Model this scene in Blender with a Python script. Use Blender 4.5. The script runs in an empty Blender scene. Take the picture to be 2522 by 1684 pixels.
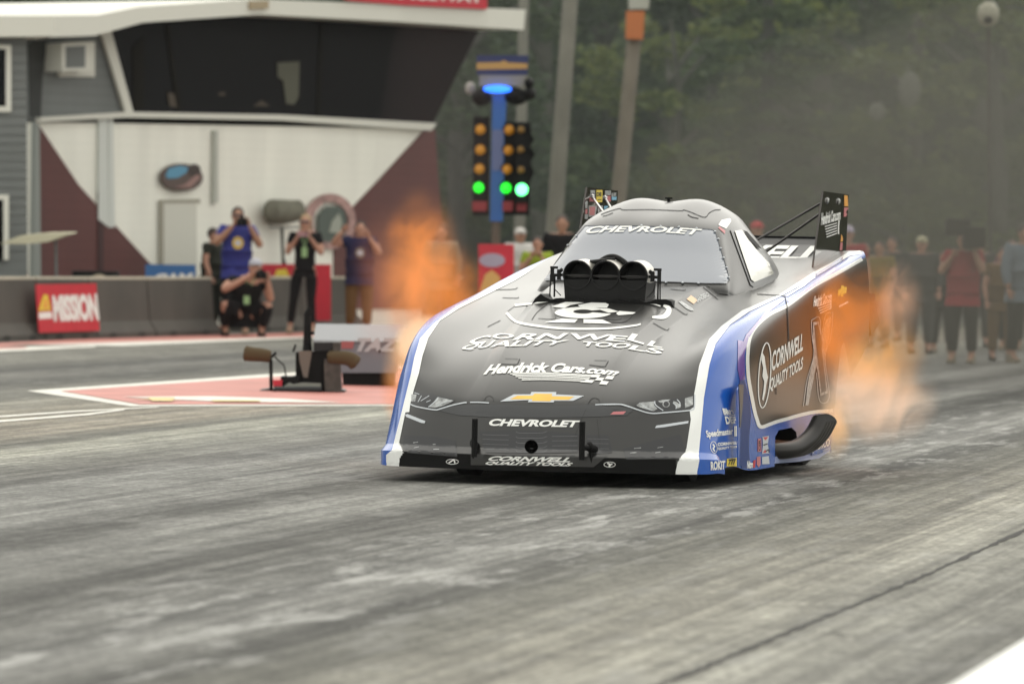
import bpy, bmesh, math, random
from mathutils import Vector, Matrix, noise
from mathutils.bvhtree import BVHTree
from mathutils.geometry import tessellate_polygon
random.seed(7)
SC = bpy.context.scene
COL = SC.collection
R = math.radians
# ------------------------------------------------------------------ camera
FPX = 14011.0; CX, CY = 1261.0, 842.0; CAMH = 1.30; ROLL = 0.02
PITCH = math.atan((CY - 607.6) / FPX)
FW = Vector((0, math.cos(PITCH), -math.sin(PITCH)))
UP0 = Vector((0, math.sin(PITCH), math.cos(PITCH))); RT0 = Vector((1, 0, 0))
RT = RT0 * math.cos(ROLL) + UP0 * math.sin(ROLL)
UP = UP0 * math.cos(ROLL) - RT0 * math.sin(ROLL)
CAM = Vector((0, 0, CAMH))
cd = bpy.data.cameras.new('camera'); cam = bpy.data.objects.new('camera', cd); COL.objects.link(cam)
cd.sensor_width = 36.0; cd.lens = FPX / 2522.0 * 36.0
cd.clip_start = 0.5; cd.clip_end = 1200
cam.matrix_world = Matrix(((RT.x, UP.x, -FW.x, 0), (RT.y, UP.y, -FW.y, 0), (RT.z, UP.z, -FW.z, CAMH), (0, 0, 0, 1)))
cd.dof.use_dof = True; cd.dof.focus_distance = 32.3; cd.dof.aperture_fstop = 4.1
SC.camera = cam
# ------------------------------------------------------------------ light
SUN_EL, SUN_AZ = 48.0, 10.0      # degrees; azimuth clockwise from +Y
w = bpy.data.worlds.new("World"); SC.world = w; w.use_nodes = True
nt = w.node_tree; bg = nt.nodes['Background']
sky = nt.nodes.new('ShaderNodeTexSky'); sky.sky_type = 'NISHITA'; sky.sun_disc = False
sky.sun_elevation = R(SUN_EL); sky.sun_rotation = R(SUN_AZ)
sky.air_density = 1.0; sky.dust_density = 1.5; sky.ozone_density = 1.0
hs = nt.nodes.new('ShaderNodeHueSaturation'); hs.inputs['Saturation'].default_value = 0.10
mx = nt.nodes.new('ShaderNodeMix'); mx.data_type = 'RGBA'; mx.blend_type = 'MULTIPLY'; mx.inputs[0].default_value = 1
mx.inputs[7].default_value = (1.0, 0.985, 0.93, 1)
nt.links.new(sky.outputs[0], hs.inputs['Color']); nt.links.new(hs.outputs[0], mx.inputs[6])
vl = nt.nodes.new('ShaderNodeMix'); vl.data_type = 'RGBA'; vl.inputs[0].default_value = .6     # an even veil of cloud over the sky
vl.inputs[7].default_value = (12.3, 12.2, 11.3, 1); nt.links.new(mx.outputs[2], vl.inputs[6])
nt.links.new(vl.outputs[2], bg.inputs[0]); bg.inputs[1].default_value = 0.15
sl = bpy.data.lights.new('sun', 'SUN'); sl.energy = 1.1; sl.angle = R(80); sl.color = (1, .95, .86)
so = bpy.data.objects.new('sun', sl); COL.objects.link(so)
az = R(SUN_AZ); el = R(SUN_EL)
sd = Vector((math.sin(az) * math.cos(el), math.cos(az) * math.cos(el), math.sin(el)))
so.rotation_euler = sd.to_track_quat('Z', 'Y').to_euler()
SC.view_settings.view_transform = 'Standard'; SC.view_settings.look = 'None'
SC.view_settings.exposure = 0.0; SC.view_settings.gamma = 1.0
SC.render.engine = 'CYCLES'
SC.cycles.use_denoising = True
SC.cycles.max_bounces = 8; SC.cycles.transparent_max_bounces = 24; SC.cycles.volume_bounces = 1
SC.cycles.volume_step_rate = 1.0; SC.cycles.sample_clamp_indirect = 6

# ------------------------------------------------------------------ geometry of the view
def ray(px, py): return (FW + RT * ((px - CX) / FPX) - UP * ((py - CY) / FPX))
def G(px, py, z=0.0):
    r = ray(px, py); return CAM + r * ((z - CAMH) / r.z)
def atY(px, py, Y):
    r = ray(px, py); return CAM + r * (Y / r.y)
def proj(P):
    d = Vector(P) - CAM; z = d.dot(FW)
    return (CX + FPX * d.dot(RT) / z, CY - FPX * d.dot(UP) / z)
PSI = math.atan(0.237)
O = G(1318, 1172, .05)
BK = Vector((math.sin(PSI), math.cos(PSI), 0)); LT = Vector((math.cos(PSI), -math.sin(PSI), 0)); ZZ = Vector((0, 0, 1))
def car(u, v, w): return O + BK * u + LT * v + ZZ * w
def carinv(P):
    d = Vector(P) - O; return d.dot(BK), d.dot(LT), d.z
def onv(px, py, v):
    r = ray(px, py); t = (v - (CAM - O).dot(LT)) / r.dot(LT); return CAM + r * t
# ------------------------------------------------------------------ materials
MATS = {}
def mat(name, col, rough=.6, metal=0., coat=0., spec=.5, emit=None, estr=0., alpha=1., coatr=.05, bump=0., bscale=60., var=0., vscale=3., trans=0.):
    if name in MATS: return MATS[name]
    m = bpy.data.materials.new(name); m.use_nodes = True; MATS[name] = m
    n = m.node_tree; b = n.nodes['Principled BSDF']
    b.inputs['Base Color'].default_value = (*col, 1); b.inputs['Roughness'].default_value = rough
    b.inputs['Metallic'].default_value = metal; b.inputs['Coat Weight'].default_value = coat
    b.inputs['Coat Roughness'].default_value = coatr
    b.inputs['Specular IOR Level'].default_value = spec; b.inputs['Alpha'].default_value = alpha
    b.inputs['Transmission Weight'].default_value = trans
    if emit: b.inputs['Emission Color'].default_value = (*emit, 1); b.inputs['Emission Strength'].default_value = estr
    if var > 0:
        tc = n.nodes.new('ShaderNodeTexCoord'); no = n.nodes.new('ShaderNodeTexNoise'); no.inputs['Scale'].default_value = vscale
        no.inputs['Detail'].default_value = 6
        mr = n.nodes.new('ShaderNodeMapRange'); mr.inputs['From Min'].default_value = .3; mr.inputs['From Max'].default_value = .7
        mr.inputs['To Min'].default_value = 1 - var; mr.inputs['To Max'].default_value = 1 + var
        mm = n.nodes.new('ShaderNodeMix'); mm.data_type = 'RGBA'; mm.blend_type = 'MULTIPLY'; mm.inputs[0].default_value = 1
        mm.inputs[6].default_value = (*col, 1)
        n.links.new(tc.outputs['Object'], no.inputs['Vector']); n.links.new(no.outputs['Fac'], mr.inputs['Value'])
        n.links.new(mr.outputs[0], mm.inputs[7]); n.links.new(mm.outputs[2], b.inputs['Base Color'])
    if bump > 0:
        tc = n.nodes.new('ShaderNodeTexCoord'); no = n.nodes.new('ShaderNodeTexNoise'); no.inputs['Scale'].default_value = bscale
        bp = n.nodes.new('ShaderNodeBump'); bp.inputs['Strength'].default_value = bump
        n.links.new(tc.outputs['Object'], no.inputs['Vector']); n.links.new(no.outputs['Fac'], bp.inputs['Height'])
        n.links.new(bp.outputs[0], b.inputs['Normal'])
    return m
M_char = mat('satin_charcoal_wrap', (.016, .0155, .0145), .30, 0., .14, .6, coatr=.16)
M_blue = mat('gloss_blue_wrap', (.008, .088, .42), .26, 0., .3, .5, coatr=.1)
M_lav = mat('lavender_sheen_and_trim', (.34, .40, .68), .22, 0., .6, .5)  # painted sky sheen on the blue shoulder; also colours the rocker strip
M_purple = mat('gloss_purple_wrap', (.16, .07, .36), .22, 0., .6, .5)
M_white = mat('white_wrap', (.80, .81, .79), .3, 0., .3)
M_blackg = mat('gloss_black_wrap', (.030, .022, .018), .16, 0., .6)
M_vinyl = mat('white_vinyl', (.80, .80, .77), .42)
M_gold = mat('gold_vinyl', (.80, .48, .07), .35, var=.1, vscale=8)
M_silver = mat('silver_vinyl', (.52, .55, .58), .35)
M_dark = mat('black_paint', (.005, .005, .005), .6, spec=.15)
M_line = mat('dark_seam', (.012, .012, .012), .7)
M_greyv = mat('grey_printed_vinyl', (.040, .042, .045), .3, 0., .14, .6, coatr=.16)
M_greyd = mat('dark_printed_vinyl', (.009, .0095, .012), .3, 0., .14, .6, coatr=.16)
M_greyl = mat('light_printed_vinyl', (.34, .35, .35), .3, var=.5, vscale=38)
M_red = mat('red_vinyl', (.50, .03, .04), .4)
M_pink = mat('faded_red_vinyl', (.50, .16, .17), .4)
M_yel = mat('yellow_vinyl', (.72, .55, .05), .4)
M_cyan = mat('pale_blue_vinyl', (.20, .45, .62), .4)
M_alu = mat('brushed_metal', (.45, .45, .44), .3, 1.)
M_carbon = mat('carbon_black', (.009, .009, .010), .4, 0., .1, .3)
M_rubber = mat('tyre_rubber', (.015, .015, .015), .75)
M_intake = mat('anodised_black', (.004, .004, .004), .5, 0., 0., .25)
M_header = mat('dark_steel_pipe', (.035, .033, .032), .38, .7)
M_glass = mat('tinted_polycarbonate', (.20, .22, .26), .12, 0., .8, .8, alpha=.96, bump=.35, bscale=3.2)
M_sideglass = mat('cream_window_film', (.62, .61, .54), .2, 0., .5)
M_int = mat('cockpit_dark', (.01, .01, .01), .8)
# ------------------------------------------------------------------ object helpers
def prop(o, label=None, cat=None, group=None, kind=None):
    if label: o['label'] = label
    if cat: o['category'] = cat
    if group: o['group'] = group
    if kind: o['kind'] = kind
    return o
def empty(name, loc, label, cat, group=None):
    o = bpy.data.objects.new(name, None); COL.objects.link(o); o.location = loc; o.empty_display_size = .2
    return prop(o, label, cat, group)
def put(name, me, mats, parent=None, smooth=False, angle=None):
    if not isinstance(me, bpy.types.Mesh):
        b = me; me = bpy.data.meshes.new(name); b.to_mesh(me); b.free()
    if not isinstance(mats, (list, tuple)): mats = [mats]
    for m in mats: me.materials.append(m)
    if smooth:
        for p in me.polygons: p.use_smooth = True
        if angle:
            try: me.set_sharp_from_angle(angle=R(angle))
            except Exception: pass
    o = bpy.data.objects.new(name, me); COL.objects.link(o)
    if parent:
        o.parent = parent
        o.matrix_parent_inverse = parent_mw(parent).inverted()
    return o
def parent_mw(p):
    m = Matrix.LocRotScale(p.location, p.rotation_euler, p.scale)
    if p.parent: m = parent_mw(p.parent) @ p.matrix_parent_inverse @ m
    return m
def box(bm, c, s, rot=None, mi=0, bev=0.):
    """box centred c, full size s"""
    c = Vector(c)
    r = bmesh.ops.create_cube(bm, size=1.0); vs = r['verts']
    for v in vs:
        p = Vector((v.co.x * s[0], v.co.y * s[1], v.co.z * s[2]))
        if rot is not None: p = rot @ p
        v.co = c + p
    fs = list({f for v in vs for f in v.link_faces})
    for f in fs: f.material_index = mi
    if bev > 0:
        es = list({e for v in vs for e in v.link_edges})
        bmesh.ops.bevel(bm, geom=es, offset=bev, segments=2, affect='EDGES', profile=.6)
    return vs
def frame_to(d):
    d = Vector(d).normalized(); a = Vector((0, 0, 1)) if abs(d.z) < .9 else Vector((1, 0, 0))
    x = d.cross(a).normalized(); y = d.cross(x).normalized(); return x, y, d
def tube(bm, pts, rad, seg=10, cap=True, mi=0):
    pts = [Vector(p) for p in pts]; n = len(pts)
    if not isinstance(rad, (list, tuple)): rad = [rad] * n
    rings = []
    x = None
    for i, p in enumerate(pts):
        d = (pts[min(i + 1, n - 1)] - pts[max(i - 1, 0)]).normalized()
        if x is None: x, y, _ = frame_to(d)
        else:
            x = (x - d * x.dot(d)).normalized(); y = d.cross(x)
        rings.append([bm.verts.new(p + (x * math.cos(t) + y * math.sin(t)) * rad[i]) for t in [2 * math.pi * k / seg for k in range(seg)]])
    for a, b in zip(rings, rings[1:]):
        for k in range(seg):
            f = bm.faces.new((a[k], a[(k + 1) % seg], b[(k + 1) % seg], b[k])); f.material_index = mi
    if cap:
        f = bm.faces.new(rings[0]); f.material_index = mi
        f = bm.faces.new(rings[-1][::-1]); f.material_index = mi
    return rings
def ellipsoid(bm, c, r, sub=2, rot=None, mi=0):
    q = bmesh.ops.create_icosphere(bm, subdivisions=sub, radius=1.0)
    for v in q['verts']:
        p = Vector((v.co.x * r[0], v.co.y * r[1], v.co.z * r[2]))
        if rot is not None: p = rot @ p
        v.co = Vector(c) + p
    for f in {f for v in q['verts'] for f in v.link_faces}: f.material_index = mi
    return q['verts']
def prism(bm, pts, off, mi=0):
    """closed extrusion of a polygon of 3-d points by vector off"""
    off = Vector(off); n = len(pts)
    a = [bm.verts.new(Vector(p)) for p in pts]; b = [bm.verts.new(Vector(p) + off) for p in pts]
    fs = [bm.faces.new(a), bm.faces.new(b[::-1])]
    for i in range(n): fs.append(bm.faces.new((a[i], b[i], b[(i + 1) % n], a[(i + 1) % n])))
    for f in fs: f.material_index = mi
    bmesh.ops.recalc_face_normals(bm, faces=fs)
    return fs
def BM(): return bmesh.new()
# ------------------------------------------------------------------ ground
ALPHA = .1935
def ground_material():
    m = bpy.data.materials.new('rubbered_concrete'); m.use_nodes = True; n = m.node_tree; L = n.links
    b = n.nodes['Principled BSDF']
    tc = n.nodes.new('ShaderNodeTexCoord')
    def N(t): return n.nodes.new(t)
    rot = N('ShaderNodeMapping'); rot.vector_type = 'POINT'; rot.inputs['Rotation'].default_value = (0, 0, ALPHA)
    L.new(tc.outputs['Object'], rot.inputs['Vector'])      # x = across the strip, y = along it
    def streak(sx, sy, seed, detail=4, rough=.55, lo=.35, hi=.65):
        mp = N('ShaderNodeMapping'); mp.inputs['Scale'].default_value = (sx, sy, 1); mp.inputs['Location'].default_value = (seed, seed * 1.7, 0)
        L.new(rot.outputs[0], mp.inputs['Vector'])
        no = N('ShaderNodeTexNoise'); no.inputs['Scale'].default_value = 1; no.inputs['Detail'].default_value = detail; no.inputs['Roughness'].default_value = rough
        L.new(mp.outputs[0], no.inputs['Vector'])
        mr = N('ShaderNodeMapRange'); mr.inputs['From Min'].default_value = lo; mr.inputs['From Max'].default_value = hi
        L.new(no.outputs['Fac'], mr.inputs['Value']); return mr.outputs[0]
    sep = N('ShaderNodeSeparateXYZ'); L.new(rot.outputs[0], sep.inputs[0])
    wob = N('ShaderNodeMapping'); wob.inputs['Scale'].default_value = (1.2, .12, 1)
    L.new(rot.outputs[0], wob.inputs['Vector'])
    wn = N('ShaderNodeTexNoise'); wn.inputs['Scale'].default_value = 1.; wn.inputs['Detail'].default_value = 3; L.new(wob.outputs[0], wn.inputs['Vector'])
    ad = N('ShaderNodeMath'); ad.operation = 'MULTIPLY_ADD'; L.new(wn.outputs['Fac'], ad.inputs[0]); ad.inputs[1].default_value = .35; L.new(sep.outputs[0], ad.inputs[2])
    mr = N('ShaderNodeMapRange'); mr.inputs['From Min'].default_value = -18; mr.inputs['From Max'].default_value = 0; L.new(ad.outputs[0], mr.inputs['Value'])
    cr = N('ShaderNodeValToRGB'); L.new(mr.outputs[0], cr.inputs[0])
    stops = [(-18, (.15, .148, .128)), (-16.2, (.14, .137, .118)), (-15.2, (.05, .049, .045)), (-14.7, (.12, .118, .105)), (-13.9, (.06, .059, .053)),
             (-12.6, (.17, .167, .142)), (-11.2, (.20, .182, .145)), (-10.1, (.22, .198, .16)), (-9.75, (.12, .117, .10)), (-9.5, (.235, .232, .195)), (-8.8, (.19, .188, .165)),
             (-8.2, (.10, .098, .09)), (-7.9, (.15, .15, .14)), (-7.0, (.165, .164, .153)), (-6.55, (.055, .054, .049)), (-6.15, (.15, .149, .138)), (-5.85, (.145, .144, .132)), (-5.5, (.052, .051, .046)),
             (-5.0, (.11, .109, .10)), (-4.6, (.16, .159, .148)), (-4.2, (.085, .084, .076)), (-3.8, (.10, .098, .083)), (-3.1, (.19, .182, .153)), (-2.5, (.20, .196, .17)), (-2.0, (.13, .128, .113)), (-1, (.16, .157, .14))]
    while len(cr.color_ramp.elements) < len(stops): cr.color_ramp.elements.new(.5)
    for e, (t, c) in zip(cr.color_ramp.elements, stops): e.position = (t + 18) / 18; e.color = (*c, 1)
    def mult(a, fac, amount):
        mm = N('ShaderNodeMix'); mm.data_type = 'RGBA'; mm.blend_type = 'MULTIPLY'; mm.inputs[0].default_value = 1
        k = N('ShaderNodeMapRange'); k.inputs['To Min'].default_value = 1 - amount; k.inputs['To Max'].default_value = 1 + amount
        L.new(fac, k.inputs['Value']); L.new(a, mm.inputs[6]); L.new(k.outputs[0], mm.inputs[7]); return mm.outputs[2]
    c = mult(cr.outputs[0], streak(3.2, .06, 3.3), .32)
    c = mult(c, streak(11, .14, 9.1), .26)
    c = mult(c, streak(34, .5, 5.1), .2)
    # dried rubber, dust and scuffs at several sizes
    def grain(vec, sc, lo, hi, amount, c, detail=7, rough=.65):
        mp = N('ShaderNodeMapping'); mp.inputs['Scale'].default_value = (*sc, 1); L.new(vec, mp.inputs['Vector'])
        no = N('ShaderNodeTexNoise'); no.inputs['Scale'].default_value = 1; no.inputs['Detail'].default_value = detail; no.inputs['Roughness'].default_value = rough; L.new(mp.outputs[0], no.inputs['Vector'])
        q = N('ShaderNodeMapRange'); q.inputs['From Min'].default_value = lo; q.inputs['From Max'].default_value = hi; L.new(no.outputs['Fac'], q.inputs['Value'])
        return (mult(c, q.outputs[0], amount) if amount else q.outputs[0]), no
    c, _ = grain(tc.outputs['Object'], (2.2, 1.3), .34, .66, .20, c)
    c, _ = grain(tc.outputs['Object'], (9, 5), .36, .64, .22, c)
    c, no = grain(tc.outputs['Object'], (34, 11), .38, .62, .20, c, 4)
    pale, _ = grain(rot.outputs[0], (4.5, .8), .52, .62, 0, None, 9, .72)          # pale scuffed patches drawn out along the lane
    lane = N('ShaderNodeMapRange'); lane.interpolation_type = 'SMOOTHSTEP'; lane.inputs['From Min'].default_value = .9; lane.inputs['From Max'].default_value = .1; lane.inputs['To Min'].default_value = .25
    la = N('ShaderNodeMath'); la.operation = 'ADD'; la.inputs[1].default_value = 4.75; L.new(sep.outputs[0], la.inputs[0]); lb = N('ShaderNodeMath'); lb.operation = 'ABSOLUTE'; L.new(la.outputs[0], lb.inputs[0]); L.new(lb.outputs[0], lane.inputs['Value'])
    k = N('ShaderNodeMath'); k.operation = 'MULTIPLY'; L.new(pale, k.inputs[0]); L.new(lane.outputs[0], k.inputs[1]); k2 = N('ShaderNodeMath'); k2.operation = 'MULTIPLY'; k2.inputs[1].default_value = .95; L.new(k.outputs[0], k2.inputs[0])
    mm = N('ShaderNodeMix'); mm.data_type = 'RGBA'; mm.inputs[7].default_value = (.33, .328, .312, 1); L.new(k2.outputs[0], mm.inputs[0]); L.new(c, mm.inputs[6]); c = mm.outputs[2]
    dk, _ = grain(rot.outputs[0], (16, 3.2), .70, .76, 0, None, 5, .6)               # scattered rubber crumbs
    mm = N('ShaderNodeMix'); mm.data_type = 'RGBA'; mm.inputs[7].default_value = (.03, .029, .026, 1); L.new(dk, mm.inputs[0]); L.new(c, mm.inputs[6]); c = mm.outputs[2]
    L.new(c, b.inputs['Base Color']); b.inputs['Roughness'].default_value = .75; b.inputs['Specular IOR Level'].default_value = .12
    bp = N('ShaderNodeBump'); bp.inputs['Strength'].default_value = .25; bp.inputs['Distance'].default_value = .01; L.new(no.outputs['Fac'], bp.inputs['Height']); L.new(bp.outputs[0], b.inputs['Normal'])
    return m
b = BM(); S = 600
vs = [b.verts.new(p) for p in ((-S, -60, 0), (S, -60, 0), (S, 900, 0), (-S, 900, 0))]; b.faces.new(vs)
prop(put('ground', b, ground_material()), kind='structure')
def flat(name, pxs, m, z=.004, kind='structure'):
    b = BM(); f = b.faces.new([b.verts.new(G(x, y, z)) for x, y in pxs]); f.normal_update()
    if f.normal.z < 0: f.normal_flip()
    return prop(put(name, b, m), kind=kind)
M_mpaint = mat('worn_white_paint', (.62, .60, .54), .6, var=.18, vscale=6)
M_mred = mat('faded_red_paint', (.46, .17, .14), .65, var=.18, vscale=1.5)
M_myel = mat('worn_yellow_paint', (.62, .47, .20), .65, var=.2, vscale=5)
M_crack = mat('crack_filler', (.022, .020, .017), .9)
flat('road_marking', [(66, 962), (660, 921), (1300, 880), (1300, 997), (965, 999), (322, 1000)], M_mpaint)
flat('painted_island', [(150, 962), (680, 927), (1300, 886), (1300, 993), (965, 994.5), (345, 995)], M_mred, .008)
for q in ([(300, 977), (520, 975), (700, 981), (840, 991), (560, 989)], [(330, 982), (450, 984), (400, 986)]):
    flat('road_marking', q, M_mpaint if q[0][0] == 300 else M_myel, .012 if q[0][0] == 300 else .016)
flat('road_marking', [(365, 978), (430, 978), (425, 987), (375, 987)], M_myel, .018)
flat('road_marking', [(520, 984), (640, 985), (640, 988), (525, 988)], M_myel, .018)
flat('road_marking', [(-40, 1026), (180, 1011), (385, 1001), (395, 1002.5), (180, 1014.5), (-40, 1030)], M_mpaint)
flat('road_marking', [(-40, 1037), (210, 1018), (300, 1007), (310, 1009), (215, 1022), (-40, 1042)], M_mpaint)
# far lane edge: red strip and white edge at the foot of the barrier
flat('painted_verge', [(-60, 856), (-40, 846), (250, 832), (800, 817), (1000, 812), (1000, 822), (745, 830), (300, 850), (64, 847)], M_mred)
flat('road_marking', [(70, 849), (745, 829), (1000, 822), (1000, 825), (745, 833), (300, 852)], M_mpaint, .008)
flat('road_marking', [(-60, 868), (-60, 855), (238, 852), (234, 855), (0, 866)], M_mpaint, .008)
flat('painted_verge', [(-60, 859), (-60, 853), (70, 853), (60, 857)], M_mred, .012)
# joint and crack in the near concrete
def crack(name, pts, w0, seed):
    random.seed(seed); b = BM(); P = []
    for (x0, y0), (x1, y1) in zip(pts, pts[1:]):
        for k in range(26):
            t = k / 26; P.append((x0 + (x1 - x0) * t, y0 + (y1 - y0) * t))
    P.append(pts[-1]); up = []; dn = []
    for i, (x, y) in enumerate(P):
        p = G(x, y, .003); ww = w0 * (0.45 + random.random() ** 2 * 1.5)
        off = random.uniform(-.004, .004)
        up.append(b.verts.new(p + Vector((off - ww, 0, 0)))); dn.append(b.verts.new(p + Vector((off + ww, 0, 0))))
    for i in range(len(P) - 1):
        f = b.faces.new((up[i], dn[i], dn[i + 1], up[i + 1])); f.normal_update()
        if f.normal.z < 0: f.normal_flip()
    prop(put(name, b, M_crack), kind='structure')
crack('track_joint', [(2700, 1228), (2522, 1305), (2240, 1432), (1960, 1548), (1560, 1712)], .013, 3)
crack('track_crack', [(1950, 1556), (2030, 1556), (2090, 1563), (2150, 1567), (2200, 1568)], .010, 5)
crack('track_crack', [(2230, 1428), (2262, 1428), (2292, 1427)], .005, 6)
crack('track_crack', [(2300, 1575), (2400, 1581), (2490, 1586)], .003, 8)
crack('track_crack', [(2106, 1502), (2145, 1501.5)], .003, 9)
from mathutils.interpolate import poly_3d_calc
# ================================================================== RACE CAR
CARE = empty('drag_race_car', O, 'charcoal, white and blue funny car launching down the track with flames at its sides', 'race car')
def cr(p0, p1, p2, p3, t):
    return 0.5 * ((2 * p1) + (-p0 + p2) * t + (2 * p0 - 5 * p1 + 4 * p2 - p3) * t * t + (-p0 + 3 * p1 - 3 * p2 + p3) * t ** 3)
def spline(pts, res, sharp=()):
    out = []; n = len(pts)
    for i in range(n - 1):
        p1, p2 = pts[i], pts[i + 1]
        p0 = pts[i - 1] if i > 0 and i not in sharp else p1 * 2 - p2
        p3 = pts[i + 2] if i + 2 < n and (i + 1) not in sharp else p2 * 2 - p1
        for k in range(res): out.append(cr(p0, p1, p2, p3, k / res))
    out.append(pts[-1]); return out
V3 = Vector
def rows(vs, uw): return [V3((u, v, w)) for v, (u, w) in zip(vs, uw)]
cA = [(-.10, .03), (-.10, .115), (-.055, .15), (.025, .29), (.13, .42), (.35, .562), (.68, .695), (1.12, .825), (1.68, .945), (2.3, 1.035), (3.0, 1.05), (3.7, 1.10), (4.4, 1.165), (5.05, 1.25)]
n14 = len(cA)
rA = rows([0] * n14, cA)
rA2 = rows([.2, .2, .2, .2, .2, .2, .2, .22, .24, .26, .28, .3, .3, .3], [(u + .004 * (i < 4), w) for i, (u, w) in enumerate(cA)])
rB = rows([.36, .36, .36, .36, .34, .325, .335, .36, .40, .44, .47, .5, .52, .55], [(-.075, .03), (-.075, .115), (-.03, .15), (.045, .29), (.145, .42), (.36, .558), (.67, .695), (1.09, .805), (1.67, .94), (2.26, 1.035), (3.0, 1.045), (3.7, 1.10), (4.4, 1.165), (5.05, 1.25)])
rC = rows([.46, .46, .46, .46, .44, .41, .42, .445, .48, .52, .54, .57, .6, .63], [(-.05, .03), (-.05, .115), (-.005, .15), (.07, .29), (.165, .417), (.37, .548), (.67, .665), (1.09, .762), (1.67, .88), (2.3, .985), (3.0, 1.035), (3.7, 1.10), (4.4, 1.168), (5.05, 1.255)])
rD = rows([.63] * 10 + [.68, .70, .72, .74], [(0, .03), (0, .115), (.045, .15), (.115, .29), (.20, .417), (.36, .54), (.64, .655), (1.06, .755), (1.65, .865), (2.3, .965), (3.0, 1.035), (3.7, 1.105), (4.4, 1.175), (5.05, 1.26)])
rE = rows([.80, .80, .79, .80, .81, .82, .84, .86, .87, .88, .88, .88, .88, .87], [(.06, .03), (.06, .115), (.11, .15), (.19, .29), (.31, .415), (.45, .555), (.70, .715), (1.12, .83), (1.7, .905), (2.4, .975), (3.05, 1.055), (3.7, 1.13), (4.4, 1.20), (5.05, 1.268)])
rF = rows([.885, .885, .865, .87, .885, .90, .925, .94, .95, .955, .955, .955, .95, .93], [(.14, .03), (.14, .112), (.19, .148), (.29, .29), (.42, .415), (.57, .55), (.82, .69), (1.2, .79), (1.75, .865), (2.42, .94), (3.05, 1.02), (3.7, 1.095), (4.4, 1.17), (5.05, 1.24)])
rG = rows([.935, .935, .92, .925, .94, .955, .965, .975, .98, .98, .98, .98, .975, .96], [(.24, .03), (.24, .108), (.28, .14), (.40, .27), (.55, .39), (.72, .50), (.98, .60), (1.32, .66), (1.85, .70), (2.5, .74), (3.1, .78), (3.75, .83), (4.4, .92), (5.05, 1.02)])
rH = rows([.955, .955, .94, .95, .955, .965, .97, .975, .98, .98, .98, .98, .975, .965], [(.34, .03), (.34, .10), (.38, .125), (.50, .21), (.66, .29), (.84, .35), (1.1, .39), (1.42, .41), (1.9, .42), (2.5, .42), (3.1, .42), (3.75, .45), (4.4, .55), (5.05, .70)])
rI = rows([.965, .965, .955, .965, .97, .975, .98, .985, .985, .985, .985, .98, .975, .965], [(.46, .022), (.46, .05), (.50, .055), (.64, .06), (.80, .05), (.98, .03), (1.2, .02), (1.5, .02), (1.95, .02), (2.5, .02), (3.1, .024), (3.75, .05), (4.4, .2), (5.05, .4)])
RES = 12
net = [spline(r, RES, sharp=(1, 2)) for r in (rA, rA2, rB, rC, rD, rE, rF, rG, rH, rI)]
cols = len(net[0])
tr = [spline([net[j][i] for j in range(len(net))], 8, sharp=(2, 3)) for i in range(cols)]
nr = len(tr[0])
CUT = [(3.67, -1), (3.70, .06), (3.78, .30), (3.86, .50), (3.95, .66), (4.06, .71), (4.2, .62), (4.34, .485), (5.0, .68), (5.3, .72), (5.3, -1)]
CUT2 = [(1.80, -1), (1.84, .19), (1.95, .225), (2.35, .23), (2.5, .2), (2.62, .06), (3.3, .06), (3.66, .08), (3.68, -1)]
def inpoly(x, y, P):
    c = False; j = len(P) - 1
    for i in range(len(P)):
        if (P[i][1] > y) != (P[j][1] > y) and x < (P[j][0] - P[i][0]) * (y - P[i][1]) / (P[j][1] - P[i][1]) + P[i][0]: c = not c
        j = i
    return c
def nearest_on(x, y, P):
    best = None
    for a, b_ in zip(P, P[1:]):
        dx, dy = b_[0] - a[0], b_[1] - a[1]; t = max(0, min(1, ((x - a[0]) * dx + (y - a[1]) * dy) / (dx * dx + dy * dy)))
        q = (a[0] + dx * t, a[1] + dy * t); d = (q[0] - x) ** 2 + (q[1] - y) ** 2
        if best is None or d < best[0]: best = (d, q)
    return best[1]
# colour zones of the wrap (outlines measured on the near side)
R_in = [(1664, 1180), (1664, 1166), (1668, 1141), (1678, 1123), (1689, 1112), (1701, 1033), (1698, 1010), (1709, 1002), (1709, 972), (1722, 900), (1747, 836), (1777, 803.5), (1828, 765), (1917, 727.5), (1965, 696), (2006, 669.5), (2051, 645.6), (2088, 622), (2118, 618)]
R_out = [(1716, 1180), (1716, 1164), (1721.7, 1134), (1720, 1123), (1733, 980), (1747, 897.5), (1762, 848), (1798, 800.5), (1845.6, 768), (1923, 730.5), (1975, 702), (2013, 678), (2056, 654), (2092, 631), (2122, 625)]
R_bord = [(2122.7, 638), (2060, 674), (2004, 704.6), (1939, 752), (1897, 773), (1864, 801), (1846, 832), (1841, 870), (1840.7, 900), (1843.4, 935.7), (1853, 989), (1858.6, 1016), (1864, 1034), (1869, 1048), (1877, 1051), (1890.7, 1046), (1914, 1037.5), (1938, 1031), (1972.6, 1021), (2006.6, 1014), (2051, 1010.7)]
BLUEPOLY = [(1690, 1180), (1690, 1164), (1700, 1123), (1712, 1050), (1722, 972), (1735, 898), (1755, 842), (1787, 802), (1837, 766.5), (1920, 729), (1970, 699), (2010, 673.5), (2053.5, 650), (2090, 626.5), (2120, 621)] + [(2140, 620), (2140, 630)] + R_bord + [(2090, 1010), (2090, 1190), (1716, 1190)]
WHITEPOLY = R_in + R_out[::-1]
LBLUE = [(968, 1180), (968, 1122), (975, 1107), (990, 1050), (1006, 960), (1022, 920), (1030, 880), (1045, 833), (1076, 793), (1128, 757), (1181, 731), (1240, 700), (1300, 668), (1360, 630), (1200, 560), (800, 560), (800, 1180)]
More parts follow.
